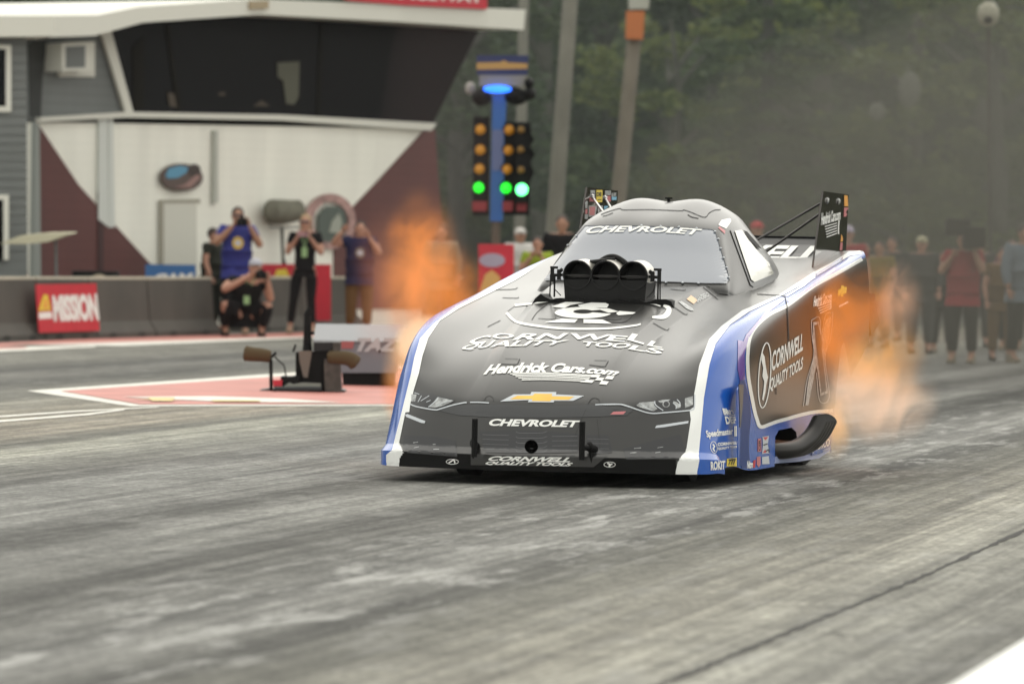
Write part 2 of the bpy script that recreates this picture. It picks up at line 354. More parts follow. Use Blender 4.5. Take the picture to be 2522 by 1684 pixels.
LWHITE = [(984.5, 1170), (984.5, 1128), (993, 1114), (984, 1090), (970, 1095), (966, 1107), (952, 1120), (952, 1170)]
b = BM(); grid = {}
for i in range(cols):
    for j in range(nr):
        for s in (1, -1):
            if j == 0 and s == -1: grid[i, j, s] = grid[i, j, 1]; continue
            p = tr[i][j]; grid[i, j, s] = b.verts.new((p.x, p.y * s, p.z))
for i in range(cols - 1):
    for j in range(nr - 1):
        for s in (1, -1):
            a = [grid[i, j, s], grid[i + 1, j, s], grid[i + 1, j + 1, s], grid[i, j + 1, s]]
            b.faces.new(a if s == 1 else a[::-1])
bmesh.ops.subdivide_edges(b, edges=b.edges[:], cuts=1, use_grid_fill=True)
for P in (CUT, CUT2):
    dead = [f for f in b.faces if abs(f.calc_center_median().y) > .9 and inpoly(f.calc_center_median().x, f.calc_center_median().z, P)]
    bmesh.ops.delete(b, geom=dead, context='FACES')
    for e in b.edges:
        if e.is_boundary:
            for v in e.verts:
                if abs(v.co.y) > .9 and v.co.z > .0 and .9 < v.co.x < 5.04 and (v.co.z > .07):
                    q = nearest_on(v.co.x, v.co.z, P)
                    if (q[0] - v.co.x) ** 2 + (q[1] - v.co.z) ** 2 < .06 ** 2: v.co.x, v.co.z = q
for v in b.verts: v.co = car(*v.co)
for f in b.faces:
    c = f.calc_center_median(); u, v, wz = carinv(c); px = proj(c); f.material_index = 0
    if wz < .17 and (inpoly(*px, WHITEPOLY) or inpoly(*px, LWHITE)): f.material_index = 2; continue
    if wz < .112 and px[0] > 984 and px[0] < 1664 and u < .6: f.material_index = 3; continue
    if v > .3:
        if inpoly(*px, BLUEPOLY): f.material_index = 1
    elif v < -.3:
        if inpoly(*px, LBLUE) or (u > 2.5 and v < -.93) : f.material_index = 1
bmesh.ops.recalc_face_normals(b, faces=b.faces[:])
up_ = max(b.faces, key=lambda f: abs(f.normal.z))
if up_.normal.z < 0: bmesh.ops.reverse_faces(b, faces=b.faces[:])
BODY = put('body', b, [M_char, M_blue, M_white, M_dark], CARE, smooth=True, angle=38)
# ---- cabin (greenhouse)
kc = [(2.34, 1.02), (2.40, 1.06), (2.60, 1.22), (2.80, 1.385), (3.05, 1.475), (3.35, 1.535), (3.65, 1.525), (4.0, 1.43), (4.35, 1.27), (4.62, 1.15)]
k0 = rows([0] * 10, kc)
k1 = rows([.19, .19, .185, .18, .19, .20, .20, .19, .18, .16], [(2.345, 1.02), (2.405, 1.06), (2.61, 1.22), (2.81, 1.385), (3.06, 1.485), (3.36, 1.553), (3.66, 1.54), (4.01, 1.44), (4.36, 1.275), (4.62, 1.15)])
k2 = rows([.52, .51, .45, .395, .385, .38, .375, .36, .32, .27], [(2.42, 1.0), (2.46, 1.05), (2.67, 1.215), (2.87, 1.372), (3.08, 1.44), (3.36, 1.48), (3.66, 1.465), (4.01, 1.37), (4.34, 1.23), (4.6, 1.13)])
k3 = rows([.575, .57, .53, .475, .475, .475, .46, .43, .38, .31], [(2.47, .99), (2.52, 1.03), (2.73, 1.16), (2.93, 1.30), (3.12, 1.36), (3.38, 1.385), (3.67, 1.37), (4.01, 1.29), (4.33, 1.19), (4.58, 1.11)])
k4 = rows([.60, .60, .60, .60, .61, .61, .59, .54, .47, .38], [(2.5, .97), (2.56, 1.0), (2.78, 1.07), (2.98, 1.14), (3.16, 1.17), (3.4, 1.19), (3.69, 1.2), (4.01, 1.19), (4.3, 1.15), (4.55, 1.1)])
k5 = rows([.60, .62, .65, .665, .67, .67, .65, .60, .52, .42], [(2.5, .93), (2.58, .94), (2.8, .96), (3.0, .98), (3.18, 1.0), (3.42, 1.02), (3.7, 1.04), (4.01, 1.07), (4.28, 1.08), (4.52, 1.07)])
knet = [spline(r, 8) for r in (k0, k1, k2, k3, k4, k5)]
ktr = [spline([knet[j][i] for j in range(6)], 6) for i in range(len(knet[0]))]
b = BM(); g = {}
for i in range(len(ktr)):
    for j in range(len(ktr[0])):
        for s in (1, -1):
            if j == 0 and s == -1: g[i, j, s] = g[i, j, 1]; continue
            p = ktr[i][j]; g[i, j, s] = b.verts.new(car(p.x, p.y * s, p.z))
for i in range(len(ktr) - 1):
    for j in range(len(ktr[0]) - 1):
        for s in (1, -1):
            a = [g[i, j, s], g[i + 1, j, s], g[i + 1, j + 1, s], g[i, j + 1, s]]; b.faces.new(a if s == 1 else a[::-1])
bmesh.ops.recalc_face_normals(b, faces=b.faces[:])
f = max(b.faces, key=lambda f: abs(f.normal.z))
if f.normal.z < 0: bmesh.ops.reverse_faces(b, faces=b.faces[:])
CABIN = put('cabin', b, [M_char], CARE, smooth=True)
# ---- end plates, spoiler, tail
def plate(s):
    b = BM(); v = .75 * s
    pts = [(4.49, 1.632), (5.39, 1.622), (5.33, 1.2), (4.9, 1.2), (4.20, 1.16), (4.215, 1.188)]
    prism(b, [car(u, v - .006, w_) for u, w_ in pts], LT * .012)
    return put('end_plate', b, [M_blackg], CARE)
PLATES = [plate(1), plate(-1)]
b = BM()                                    # spoiler, upswept between the plates
prof = [(4.42, 1.165), (4.55, 1.172), (4.75, 1.20), (4.92, 1.245), (5.08, 1.30), (5.16, 1.342)]
prof = prof + [(5.165, 1.325), (5.1, 1.26), (4.95, 1.2), (4.6, 1.14), (4.42, 1.14)]
prism(b, [car(u, -.742, w_) for u, w_ in prof], LT * 1.484)
SPOIL = put('spoiler', b, [M_carbon], CARE)
b = BM(); tube(b, [car(5.163, -.742, 1.345), car(5.163, .742, 1.345)], .008, 8); put('spoiler_lip', b, M_dark, SPOIL)
b = BM(); prism(b, [car(5.045, -.93, 1.22), car(5.045, .93, 1.22), car(5.045, .93, 1.05), car(5.045, .8, .75), car(5.045, -.8, .75), car(5.045, -.93, 1.05)], BK * .01)
put('rear_panel', b, M_carbon, CARE)
for s in (1, -1):                            # rear skirts hanging from the tail
    b = BM(); prism(b, [onv(*p, .93) if s == 1 else car(*[c * k for c, k in zip(carinv(onv(*p, .93)), (1, -1, 1))]) for p in [(2137, 722), (2155, 724), (2159, 760), (2167, 795), (2146, 826), (2141, 780)]], LT * (-.03 * s))
    put('tail_skirt', b, M_carbon, CARE)
# ---- struts from the end plates
for s in (1, -1):
    for (ua, wa), (ub, vb, wb) in (((4.62, 1.575), (3.95, .36, 1.27)), ((5.0, 1.57), (4.35, .36, 1.2)),):
        b = BM(); A = car(ua, .745 * s, wa); Bq = car(ub, vb * s, wb)
        tube(b, [A, Bq], .0085, 8); ellipsoid(b, A, (.02, .02, .02), 1)
        put('strut', b, M_alu if s == -1 else M_header, CARE)
    for uu in (4.62, 5.02):
        b = BM(); ellipsoid(b, car(uu, .759 * s, 1.575), (.012, .012, .022), 1); put('bolt', b, M_alu, PLATES[0 if s == 1 else 1])
b = BM()
prism(b, [car(4.28, .02, 1.16), car(4.75, .02, 1.2), car(4.62, .02, 1.40), car(4.55, .02, 1.41)], LT * -.04)
put('deck_fin', b, M_carbon, CARE)
# ---- wheels under the shell
def wheel(u, v, r, wd):
    c = car(u, v, r - .048); prof = [(r * .62, wd * .5), (r * .93, wd * .5), (r, wd * .42), (r, -wd * .42), (r * .93, -wd * .5), (r * .62, -wd * .5)]
    b = BM(); seg = 40; R0 = []
    for k in range(seg):
        a = 2 * math.pi * k / seg; d = BK * math.cos(a) + ZZ * math.sin(a)
        R0.append([b.verts.new(c + d * q[0] + LT * q[1]) for q in prof])
    for k in range(seg):
        A_, B_ = R0[k], R0[(k + 1) % seg]
        for t in range(len(prof)): b.faces.new((A_[t], A_[(t + 1) % len(prof)], B_[(t + 1) % len(prof)], B_[t]))
    t = put('wheel', b, M_rubber, CARE, smooth=True, angle=40)
    b = BM(); tube(b, [c - LT * wd * .35, c + LT * wd * .35], r * .63, 32); put('rim', b, M_alu, t)
for s in (1, -1):
    wheel(1.05, .62 * s, .285, .12); wheel(4.05, .58 * s, .455, .42)
# ---- windshield, side windows: sheets 4 mm proud of the cabin, cut by their outline as seen on the shell
def bvh_of(o):
    me = o.data; return BVHTree.FromPolygons([v.co.copy() for v in me.vertices], [tuple(p.vertices) for p in me.polygons])
BV = {o.name: bvh_of(o) for o in (BODY, CABIN, PLATES[0], PLATES[1], SPOIL)}
SMN = {}
for o_ in (BODY, CABIN): SMN[id(BV[o_.name])] = (o_.data, [v.normal.copy() for v in o_.data.vertices])
BODYB, CABB, PL0, PL1, SPB = BV[BODY.name], BV[CABIN.name], BV[PLATES[0].name], BV[PLATES[1].name], BV[SPOIL.name]
def hit(x, y, trees, off):
    d = ray(x, y).normalized(); best = None
    for t in trees:
        q = t.ray_cast(CAM, d)
        if q[0] is not None and (best is None or q[3] < best[3]): best = q; bt_ = t
    if best is None: return None
    n_ = best[1]
    if n_.dot(d) > 0: n_ = -n_
    ns = n_
    if id(bt_) in SMN:
        me_, nv = SMN[id(bt_)]; pv = me_.polygons[best[2]].vertices; wt = poly_3d_calc([me_.vertices[i].co for i in pv], best[0])
        ns = Vector((0, 0, 0))
        for i, w_ in zip(pv, wt): ns += nv[i] * w_
        if ns.dot(n_) < 0: ns = -ns
        ns.normalize()
    return best[0] + n_ * off, ns
NRM = {}
def lay(b, polys, trees, off, maxe=9.0, fn=None, mi=0):
    """lay 2-d triangles (given as list of point triples) on the shell of the car"""
    t2 = BM()
    for tri in polys:
        vs_ = [t2.verts.new((x, y, 0)) for x, y in tri]
        try: t2.faces.new(vs_)
        except ValueError: pass
    bmesh.ops.remove_doubles(t2, verts=t2.verts[:], dist=1e-4)
    for _ in range(7):
        es = [e for e in t2.edges if e.calc_length() > maxe]
        if not es: break
        bmesh.ops.subdivide_edges(t2, edges=es, cuts=1)
        bmesh.ops.triangulate(t2, faces=[f for f in t2.faces if len(f.verts) > 3])
    mp = {}
    for v in t2.verts:
        x, y = (v.co.x, v.co.y) if fn is None else fn(v.co.x, v.co.y)
        h = hit(x, y, trees, off)
        if h: mp[v] = b.verts.new(h[0]); NRM[tuple(round(c, 5) for c in h[0])] = h[1]
    for f in t2.faces:
        if all(v in mp for v in f.verts):
            ps = [mp[v] for v in f.verts]
            if max((ps[k].co - ps[k - 1].co).length for k in range(len(ps))) > .35: continue
            try:
                nf = b.faces.new(ps); nf.normal_update(); nf.material_index = mi
                if nf.normal.dot(nf.calc_center_median() - CAM) > 0: nf.normal_flip()
            except ValueError: pass
    t2.free()
def tess(pts):
    t = tessellate_polygon([[Vector((x, y, 0)) for x, y in pts]])
    return [[pts[i] for i in tri] for tri in t]
def ribbon_tris(pts, wd, smooth_=True, closed=False):
    P = [Vector((x, y)) for x, y in pts]
    if smooth_ and len(P) > 2: P = spline(P, 6)
    if closed: P.append(P[0].copy())
    out = []; L_ = []; n = len(P)
    for i, p in enumerate(P):
        d = (P[min(i + 1, n - 1)] - P[max(i - 1, 0)]); 
        if closed and i in (0, n - 1): d = P[1] - P[n - 2]
        if d.length < 1e-6: d = Vector((1, 0))
        d.normalize(); nn = Vector((-d.y, d.x)); w_ = wd(i / (n - 1)) if callable(wd) else wd
        L_.append((p + nn * w_ / 2, p - nn * w_ / 2))
    for (a, c), (a2, c2) in zip(L_, L_[1:]):
        out += [[(a.x, a.y), (c.x, c.y), (c2.x, c2.y)], [(a.x, a.y), (c2.x, c2.y), (a2.x, a2.y)]]
    return out
def ell(cx, cy, rx, ry, a0=0, a1=360, n=40, tilt=0):
    out = []
    for k in range(n + (0 if a1 - a0 >= 360 else 1)):
        t = R(a0 + (a1 - a0) * k / n); x, y = rx * math.cos(t), ry * math.sin(t)
        out.append((cx + x * math.cos(tilt) - y * math.sin(tilt), cy + x * math.sin(tilt) + y * math.cos(tilt)))
    return out
TXT = {}
def text_tris(s, bold=0.0, shear=0.0):
    k = (s, bold, shear)
    if k in TXT: return TXT[k]
    cu = bpy.data.curves.new('t', 'FONT'); cu.body = s; cu.size = 1; cu.offset = bold; cu.shear = shear; cu.resolution_u = 4
    o = bpy.data.objects.new('t', cu); COL.objects.link(o)
    bpy.context.view_layer.update()
    me = o.evaluated_get(bpy.context.evaluated_depsgraph_get()).to_mesh()
    me.calc_loop_triangles()
    xs = [v.co.x for v in me.vertices]; ys = [v.co.y for v in me.vertices]
    x0, x1, y0, y1 = min(xs), max(xs), min(ys), max(ys)
    P = [((v.co.x - x0) / (x1 - x0), (v.co.y - y0) / (y1 - y0)) for v in me.vertices]
    tris = [[P[i] for i in t.vertices] for t in me.loop_triangles]
    bpy.data.objects.remove(o, do_unlink=True); bpy.data.curves.remove(cu)
    TXT[k] = tris; return tris
def quad_map(TL, TR_, BR, BL, tm=None, bm_=None):
    """unit square -> picture quad; tm/bm_ are optional mid points of the top and bottom edge"""
    def e(a, c, m_, s):
        if m_ is None: return (a[0] + (c[0] - a[0]) * s, a[1] + (c[1] - a[1]) * s)
        q = [2 * m_[i] - .5 * (a[i] + c[i]) for i in (0, 1)]
        return tuple((1 - s) ** 2 * a[i] + 2 * s * (1 - s) * q[i] + s * s * c[i] for i in (0, 1))
    def f(s, t):
        p = e(TL, TR_, tm, s); q = e(BL, BR, bm_, s)
        return (q[0] + (p[0] - q[0]) * t, q[1] + (p[1] - q[1]) * t)
    return f
def write(b, s, quad, trees, off=.004, bold=.02, shear=0., mid=(None, None), mi=0):
    f = quad_map(*quad, *mid); tris = [[f(*p) for p in t] for t in text_tris(s, bold, shear)]
    lay(b, tris, trees, off, 8.0, mi=mi)
BODYS = [BODYB]; ALLB = [BODYB, CABB]
# windshield
ws = [(1441, 556), (1500, 554), (1600, 557), (1700, 561), (1753, 565), (1762, 570), (1796, 680), (1795, 693), (1788, 699), (1740, 699), (1640, 695), (1500, 692), (1380, 691), (1334, 692), (1329, 688), (1334, 680), (1400, 603)]
b = BM(); lay(b, tess(ws), [CABB], .006, 14)
WIND = put('windshield', b, M_glass, CARE, smooth=True)
WB = bvh_of(WIND)
b = BM(); lay(b, ribbon_tris(ws, 2.6, False, True), [WB, CABB], .004, 12); put('window_trim', b, M_greyv, WIND)
b = BM()
for (x, y) in [(1603, 696), (1640, 697), (1681, 698), (1720, 699), (1768, 590), (1774, 613), (1781, 636), (1788, 660), (1793, 684), (1760, 572), (1715, 564), (1672, 561), (1627, 559), (1580, 557), (1420, 582), (1400, 605), (1375, 634), (1345, 668)]:
    h = hit(x, y, [WB, CABB], .006)
    if h: ellipsoid(b, h[0], (.009, .009, .006), 1)
put('bolt', b, M_silver, WIND)
b = BM(); write(b, 'CHEVROLET', ((1453, 559), (1730, 566), (1724, 582), (1440, 577)), [WB], .005, .035, .25, ((1590, 558.5), (1585, 573)))
put('lettering', b, M_vinyl, WIND)
# near and far side windows
def zz(o, sc, pts): return [(o[0] + x / sc, o[1] + y / sc) for x, y in pts]
sw = zz((1500, 440), 3.356, [(1000, 430), (1030, 408), (1075, 410), (1130, 455), (1240, 590), (1320, 690), (1370, 790), (1368, 830), (1190, 897), (1165, 880)])
b = BM(); lay(b, tess(sw), [CABB], .005, 12); SW = put('side_window', b, M_greyv, CARE, smooth=True)
b = BM(); lay(b, tess(zz((1500, 440), 3.356, [(1030, 440), (1085, 432), (1150, 520), (1220, 610), (1310, 700), (1350, 790), (1190, 858), (1165, 840)])), [CABB], .010, 12)
put('pane', b, M_sideglass, SW)
b = BM(); lay(b, tess(zz((1500, 440), 3.356, [(1095, 436), (1130, 450), (1200, 530), (1248, 590), (1215, 580), (1150, 520)])), [CABB], .013, 12); put('vent', b, M_dark, SW)
b = BM()
me = SW.data
for p in me.polygons:
    q = []
    for i in p.vertices:
        u, v, w_ = carinv(me.vertices[i].co); q.append(b.verts.new(car(u, -v, w_)))
    b.faces.new(q[::-1])
bmesh.ops.remove_doubles(b, verts=b.verts[:], dist=1e-5)
put('side_window', b, M_sideglass, CARE, smooth=True)
# ---- wrap details on the shell
Z1 = lambda p: zz((900, 440), 3.559, p)
Z2 = lambda p: zz((1500, 440), 3.356, p)
Z3 = lambda p: zz((900, 820), 3.559, p)
Z4 = lambda p: zz((1500, 820), 3.356, p)
Z5 = lambda p: zz((1800, 600), 3.92, p)
Z6 = lambda p: zz((1700, 980), 5.87, p)
Z7 = lambda p: zz((1160, 700), 3.915, p)
Z8 = lambda p: zz((1300, 460), 4.612, p)
Z9 = lambda p: zz((1160, 900), 5.6, p)
ZC = lambda p: zz((1500, 980), 7.128, p)
ZD = lambda p: zz((920, 920), 5.81, p)
ZE = lambda p: zz((1780, 900), 5.6, p)
ZP = lambda p: zz((1960, 460), 7.128, p)
ZQ = lambda p: zz((1400, 440), 9.8, p)
def decal(name, m, polys=(), ribs=(), texts=(), trees=BODYS, off=.004, parent=BODY):
    n_el = len(polys) + len(ribs) + len(texts)
    if n_el > 1 and name not in ('badge', 'grille'):
        o = None
        for k in range(len(polys)): o = decal(name, m, polys[k:k + 1], (), (), trees, off, parent)
        for k in range(len(ribs)): o = decal(name, m, (), ribs[k:k + 1], (), trees, off, parent)
        for k in range(len(texts)): o = decal(name, m, (), (), texts[k:k + 1], trees, off, parent)
        return o
    b = BM(); off = .0015 + off * .24
    for p in polys: lay(b, tess(p), trees, off, 11)
    for pts, wd in ribs: lay(b, ribbon_tris(pts, wd), trees, off, 11)
    for t in texts:
        s, q = t[0], t[1]; kw = t[2] if len(t) > 2 else {}
        write(b, s, q, trees, off, **kw)
    o = put(name, b, m, parent, smooth=True); me = o.data
    me.normals_split_custom_set_from_vertices([NRM.get(tuple(round(c, 5) for c in v.co), v.normal) for v in me.vertices])
    return o
R_in2 = [(1664, 1165)] + R_in[2:]; R_out2 = [(1716, 1163)] + R_out[2:]
L_in = [(984.5, 1149), (984.5, 1128), (993, 1114.5), (984.5, 1099), (983.7, 1090), (999, 1016), (1008.6, 1014.7), (1011, 995.7), (1019.8, 960.4), (1032, 920), (1040.5, 878), (1054.5, 833), (1082.6, 791), (1130, 760), (1181, 735), (1223, 714), (1265, 693), (1293.4, 676), (1321.5, 656.4)]
L_out = [(952, 1146), (952, 1119.7), (966.5, 1107.6), (992, 1006), (1013, 920), (1021, 880), (1035, 833), (1068.6, 797), (1124.8, 754.7), (1181, 726.6), (1209, 714), (1265, 687), (1307, 665)]
decal('stripe', M_white, [R_in2 + R_out2[::-1]], off=.003)
decal('stripe', M_white, [L_in + L_out[::-1]], off=.003)
decal('side_stripe', M_white, ribs=[(R_bord, 8.5)], off=.004)
decal('side_stripe', M_purple, [Z2([(1440, 985), (1455, 1000), (1330, 1095), (1240, 1190), (1150, 1320), (1095, 1540), (1060, 1540), (1085, 1400), (1130, 1290), (1225, 1180), (1300, 1090)]),
      Z4([(1062, 60), (1110, 70), (1118, 200), (1120, 380), (1080, 400), (1060, 300)]), Z2([(1470, 1010), (1600, 930), (1740, 830), (1860, 740), (1870, 755), (1760, 845), (1610, 945), (1490, 1025)])], off=.0045)
decal('side_stripe', M_lav, [Z2([(1450, 970), (1600, 880), (1700, 800), (1705, 820), (1610, 895), (1480, 975)]), Z2([(1705, 790), (1820, 720), (1930, 650), (1935, 670), (1830, 740), (1710, 812)])], off=.0045)  # sky reflection along the blue shoulder, painted as lavender bands
# panel seams and clips
decal('seam', M_line, ribs=[(Z2([(1225, 957), (1330, 962), (1440, 972), (1462, 1010), (1470, 1100), (1480, 1330)]), 1.6),
     (Z7([(1925, 50), (2050, 62), (2070, 48)]), 1.3), (Z7([(240, 55), (410, 50), (450, 35)]), 1.3), (Z7([(305, 132), (440, 135), (462, 125)]), 1.3),
     (Z7([(160, 412), (285, 350)]), 1.3), (Z7([(345, 270), (460, 185)]), 1.), (Z7([(1945, 212), (2060, 290), (2090, 286)]), 1.4), (Z7([(1757, 375), (1880, 442), (1912, 426)]), 1.5),
     (Z7([(585, 345), (640, 270), (735, 195)]), 1.2), (Z7([(1290, 342), (1430, 342), (1450, 325)]), 1.2), (Z7([(650, 332), (800, 338), (820, 315)]), 1.2),
     (Z7([(1668, 208), (1590, 270), (1490, 362), (1320, 365)]), 1.7),
     (Z7([(285, 770), (430, 775), (455, 755), (470, 720)]), 1.6), (Z7([(1140, 780), (1280, 795), (1305, 775), (1325, 740)]), 1.6), (Z7([(330, 718), (455, 722)]), .8), (Z7([(1190, 735), (1310, 738)]), .8),
     (Z9([(175, 495), (215, 435), (260, 422), (305, 450), (312, 500)]), 1.0), (Z9([(1615, 530), (1660, 465), (1710, 450), (1765, 475), (1775, 530)]), 1.2),
     (Z9([(1590, 600), (1500, 800), (1400, 1080), (1410, 1190)]), .8), (Z9([(1740, 740), (1765, 980), (1765, 1150), (1690, 1225), (1600, 1225)]), 1.),
     (Z2([(860, 905), (800, 890)]), 1.), (Z2([(760, 885), (900, 1000)]), 1.6)], off=.0042)
decal('seam', M_line, ribs=[(Z8([(830, 318), (900, 290), (1040, 250), (1095, 265), (1400, 262), (1730, 275), (1770, 265), (1850, 290), (2005, 348), (2060, 300), (2120, 268), (2190, 262)]), 1.5),
     (Z8([(850, 337), (900, 325), (968, 298)]), 1.4), (Z8([(1815, 318), (1860, 345), (1940, 362)]), 1.8)], trees=[CABB], parent=CABIN, off=.004)
# front face prints
decal('grille', M_greyd, [Z9([(110, 910), (600, 890), (1100, 910), (1480, 940), (1480, 1200), (1000, 1210), (600, 1210), (200, 1200)]), Z9([(1590, 960), (1900, 960), (1950, 1200), (1640, 1215)]),
      ZC([(560, 800), (1250, 640), (1340, 930), (1240, 1060), (300, 1080), (250, 900)]), ZD([(440, 880), (900, 900), (1180, 960), (1200, 1190), (480, 1130), (420, 1040)])], off=.003)
gl = []
for k, y in enumerate((960, 1022, 1090, 1158)): gl += [(Z9([(160, y - 8), (330, y), (520, y + 4)]), .9), (Z9([(1120, y + 18), (1300, y + 16), (1470, y + 14)]), .9), (Z9([(1600, y + 50), (1750, y + 54), (1900, y + 58)]), .8)]
for k, y in enumerate((930, 1000, 1070, 1135, 1195)): gl += [(Z9([(620, y - 20), (660, y), (830, y + 2), (980, y), (1050, y - 22)]), 1.0)]
decal('grille_bar', mat('dim_bar_vinyl', (.11, .112, .118), .35), ribs=gl, off=.0045)
decal('lower_grille', mat('soft_band_vinyl', (.026, .027, .029), .3, 0., .14, .6, coatr=.16), [Z9([(-480, 600), (-330, 575), (-150, 545), (300, 535), (700, 550), (1300, 560), (1620, 540), (2240, 600), (2150, 690), (1700, 710), (1000, 722), (300, 715), (-150, 690), (-380, 640)]), ZC([(0, 260), (0, 200), (250, 190), (420, 230), (280, 310), (0, 320)])], off=.0032)
decal('badge', M_pink, [Z9([(1920, 678), (1965, 640), (2140, 634), (2100, 675)])], off=.006)
# headlights
HL = decal('headlight', M_greyd, [ZC([(450, 140), (520, 80), (780, 55), (1100, 20), (1300, 0), (1480, -45), (1492, 160), (1400, 210), (1050, 245), (740, 260), (560, 205)])], off=.005)
HL2 = decal('headlight', M_greyd, [ZD([(575, 270), (640, 265), (860, 300), (1160, 385), (1100, 440), (900, 505), (700, 490), (530, 430)])], off=.005)
decal('lens', M_greyl, [ZC([(480, 130), (540, 85), (800, 65), (790, 130), (850, 190), (780, 235), (620, 190), (500, 150)]), ZC([(1330, 10), (1465, -30), (1470, 120), (1330, 180)]), ell(*ZC([(1000, 110)])[0], 9, 8)], off=.007, parent=HL)
decal('lens', M_greyd, [ell(*ZC([(1000, 110)])[0], 6.5, 6.2)], off=.009, parent=HL)
decal('lens', M_greyl, [ZC([(1120, 60), (1180, 75), (1260, 130), (1250, 170), (1180, 190), (1150, 130)]), ZC([(860, 60), (960, 35), (1080, 30), (1040, 60), (900, 90)])], off=.008, parent=HL)
decal('lens', M_silver, ribs=[(ZC([(800, 60), (820, 130), (950, 225)]), 2.2), (ZC([(1190, 30), (1240, 90), (1235, 150)]), 2.2), (ZC([(1120, 90), (1180, 140), (1170, 195)]), 2), (ZC([(960, 60), (1040, 45)]), 1.2), (ZC([(560, 110), (700, 200), (760, 220)]), 1.5)], off=.0095, parent=HL)
decal('lens', M_greyl, [ZD([(800, 480), (920, 340), (960, 345), (1150, 390), (1000, 460), (880, 490)]), ZD([(545, 300), (620, 300), (600, 400), (545, 400)])], off=.007, parent=HL2)
decal('lens', M_silver, ribs=[(ZD([(640, 410), (690, 320)]), 1.6), (ZD([(680, 395), (800, 320)]), 1.6), (ZD([(790, 480), (900, 390), (930, 345)]), 2), (ZD([(760, 410), (820, 385)]), 1.5), (ZD([(900, 470), (1000, 420), (1120, 385)]), 1.6), (ZD([(590, 275), (660, 300)]), 1.4)], off=.0095, parent=HL2)
decal('trim', M_silver, ribs=[(ZC([(-100, 120), (60, 118), (200, 118), (320, 145), (520, 215), (740, 272), (1000, 258), (1240, 240), (1440, 215), (1492, 165), (1500, -60)]), 3.0), (Z9([(1715, 545), (1900, 538), (2050, 540), (2150, 565), (2240, 590)]), 2.6),
     (ZD([(525, 440), (640, 480), (880, 520), (960, 505), (1130, 455), (1290, 422), (1336, 418)]), 3.0), (Z9([(-10, 512), (120, 512), (250, 520)]), 2.6)], off=.010)
decal('marker_light', M_silver, [ZC([(805, 530), (830, 485), (1390, 405), (1385, 445), (960, 515)]), ZD([(455, 590), (490, 580), (745, 680), (735, 710), (690, 708), (470, 620)])], off=.006)
decal('vent', M_greyl, ribs=[(ZC([(440, 885), (560, 875)]), 1.6), (ZC([(370, 968), (480, 960)]), 1.6), (ZC([(850, 875), (950, 858)]), 1.5), (ZC([(810, 965), (900, 950)]), 1.5),
     (ZD([(570, 990), (640, 978)]), 1.6), (ZD([(580, 1065), (650, 1050)]), 1.6), (ZD([(820, 1015), (890, 1010)]), 1.8), (ZD([(860, 1085), (940, 1083)]), 1.8)], off=.006)
decal('badge', M_silver, [Z9([(400, 500), (590, 402), (820, 400), (835, 368), (1178, 370), (1172, 402), (1560, 420), (1410, 490), (1150, 490), (1140, 512), (785, 508), (800, 480)])], off=.005)
decal('badge', M_gold, [Z9([(540, 470), (640, 420), (850, 420), (880, 392), (1120, 395), (1115, 428), (1425, 432), (1350, 478), (1110, 476), (1090, 498), (840, 492), (850, 468)])], off=.0075)
decal('air_hole', mat('hole_black', (.001, .001, .001), 1., spec=0.), [ell(1308.8, 1100, 16.5, 16.5)], off=.007)
decal('lower_lip', M_dark, [ZC([(1190, 1172), (1160, 1328), (200, 1345), (-200, 1345)]) + Z9([(-10, 1480), (-10, 1375), (300, 1385), (900, 1392), (1600, 1400), (2080, 1410)])] , off=.0035)
decal('lower_lip', M_dark, [[(984, 1150), (984.5, 1132), (1040, 1141), (1100, 1144), (1162, 1146), (1162, 1163), (1060, 1160)]], off=.0035)
decal('lip_panel', M_char, [Z9([(1600, 1240), (1885, 1240), (1690, 1398), (0, 1370), (0, 1225), (700, 1232)])], off=.006)
# lettering on the shell
W = dict(bold=.03, shear=.3)
T = [('C', ((1176.8, 829), (1212, 826), (1203, 847), (1149, 847.5)), W), ('O', ((1224, 818), (1272, 826), (1253, 837.5), (1208.5, 833)), W),
     ('RN', ((1282, 822.3), (1401, 821.5), (1385, 836), (1261, 838.5)), dict(bold=.03, shear=.1)), ('W', ((1405, 821.5), (1510, 825), (1492, 840), (1398, 836)), dict(bold=.03)), ('E', ((1505, 826), (1548, 829), (1538, 843), (1490, 840)), dict(bold=.03)),
     ('L', ((1557, 822), (1598, 830), (1584, 849.5), (1544, 838)), dict(bold=.03)), ('L', ((1604, 840), (1637, 848), (1630, 858.5), (1592, 852)), dict(bold=.03)),
     ('QU', ((1148, 851), (1222, 838), (1199, 860), (1128, 865)), dict(bold=.03)), ('ALITY', ((1224, 839.5), (1402.6, 838.5), (1380, 850), (1206, 855.5)), dict(bold=.03)),
     ('TOO', ((1437, 841.5), (1560, 847), (1541, 859), (1431, 853)), dict(bold=.03)), ('LS', ((1560, 851), (1638, 861), (1627, 874), (1546, 861)), dict(bold=.03)),
     ('Hendrick Cars.com', ((1200, 900), (1531, 912), (1518, 926), (1190, 924)), dict(bold=.045, shear=.35, mid=((1355, 894), (1352, 918)))),
     ('CHEVROLET', ((1208, 1031.5), (1429, 1036), (1424, 1052.5), (1203, 1049)), dict(bold=.045, shear=.15)),
     ('CORNWELL', ((1208, 1122.5), (1408, 1126), (1404, 1138), (1201, 1134)), dict(bold=.045, shear=.3)), ('QUALITY TOOLS', ((1199, 1135.5), (1412, 1139), (1407, 1149), (1194, 1144.5)), dict(bold=.045, shear=.3)),
     ('HC', ((1612, 0), (1613, 0), (1613, 1), (1612, 1)), {})][:-1]
decal('lettering', M_vinyl, texts=T, off=.0085)
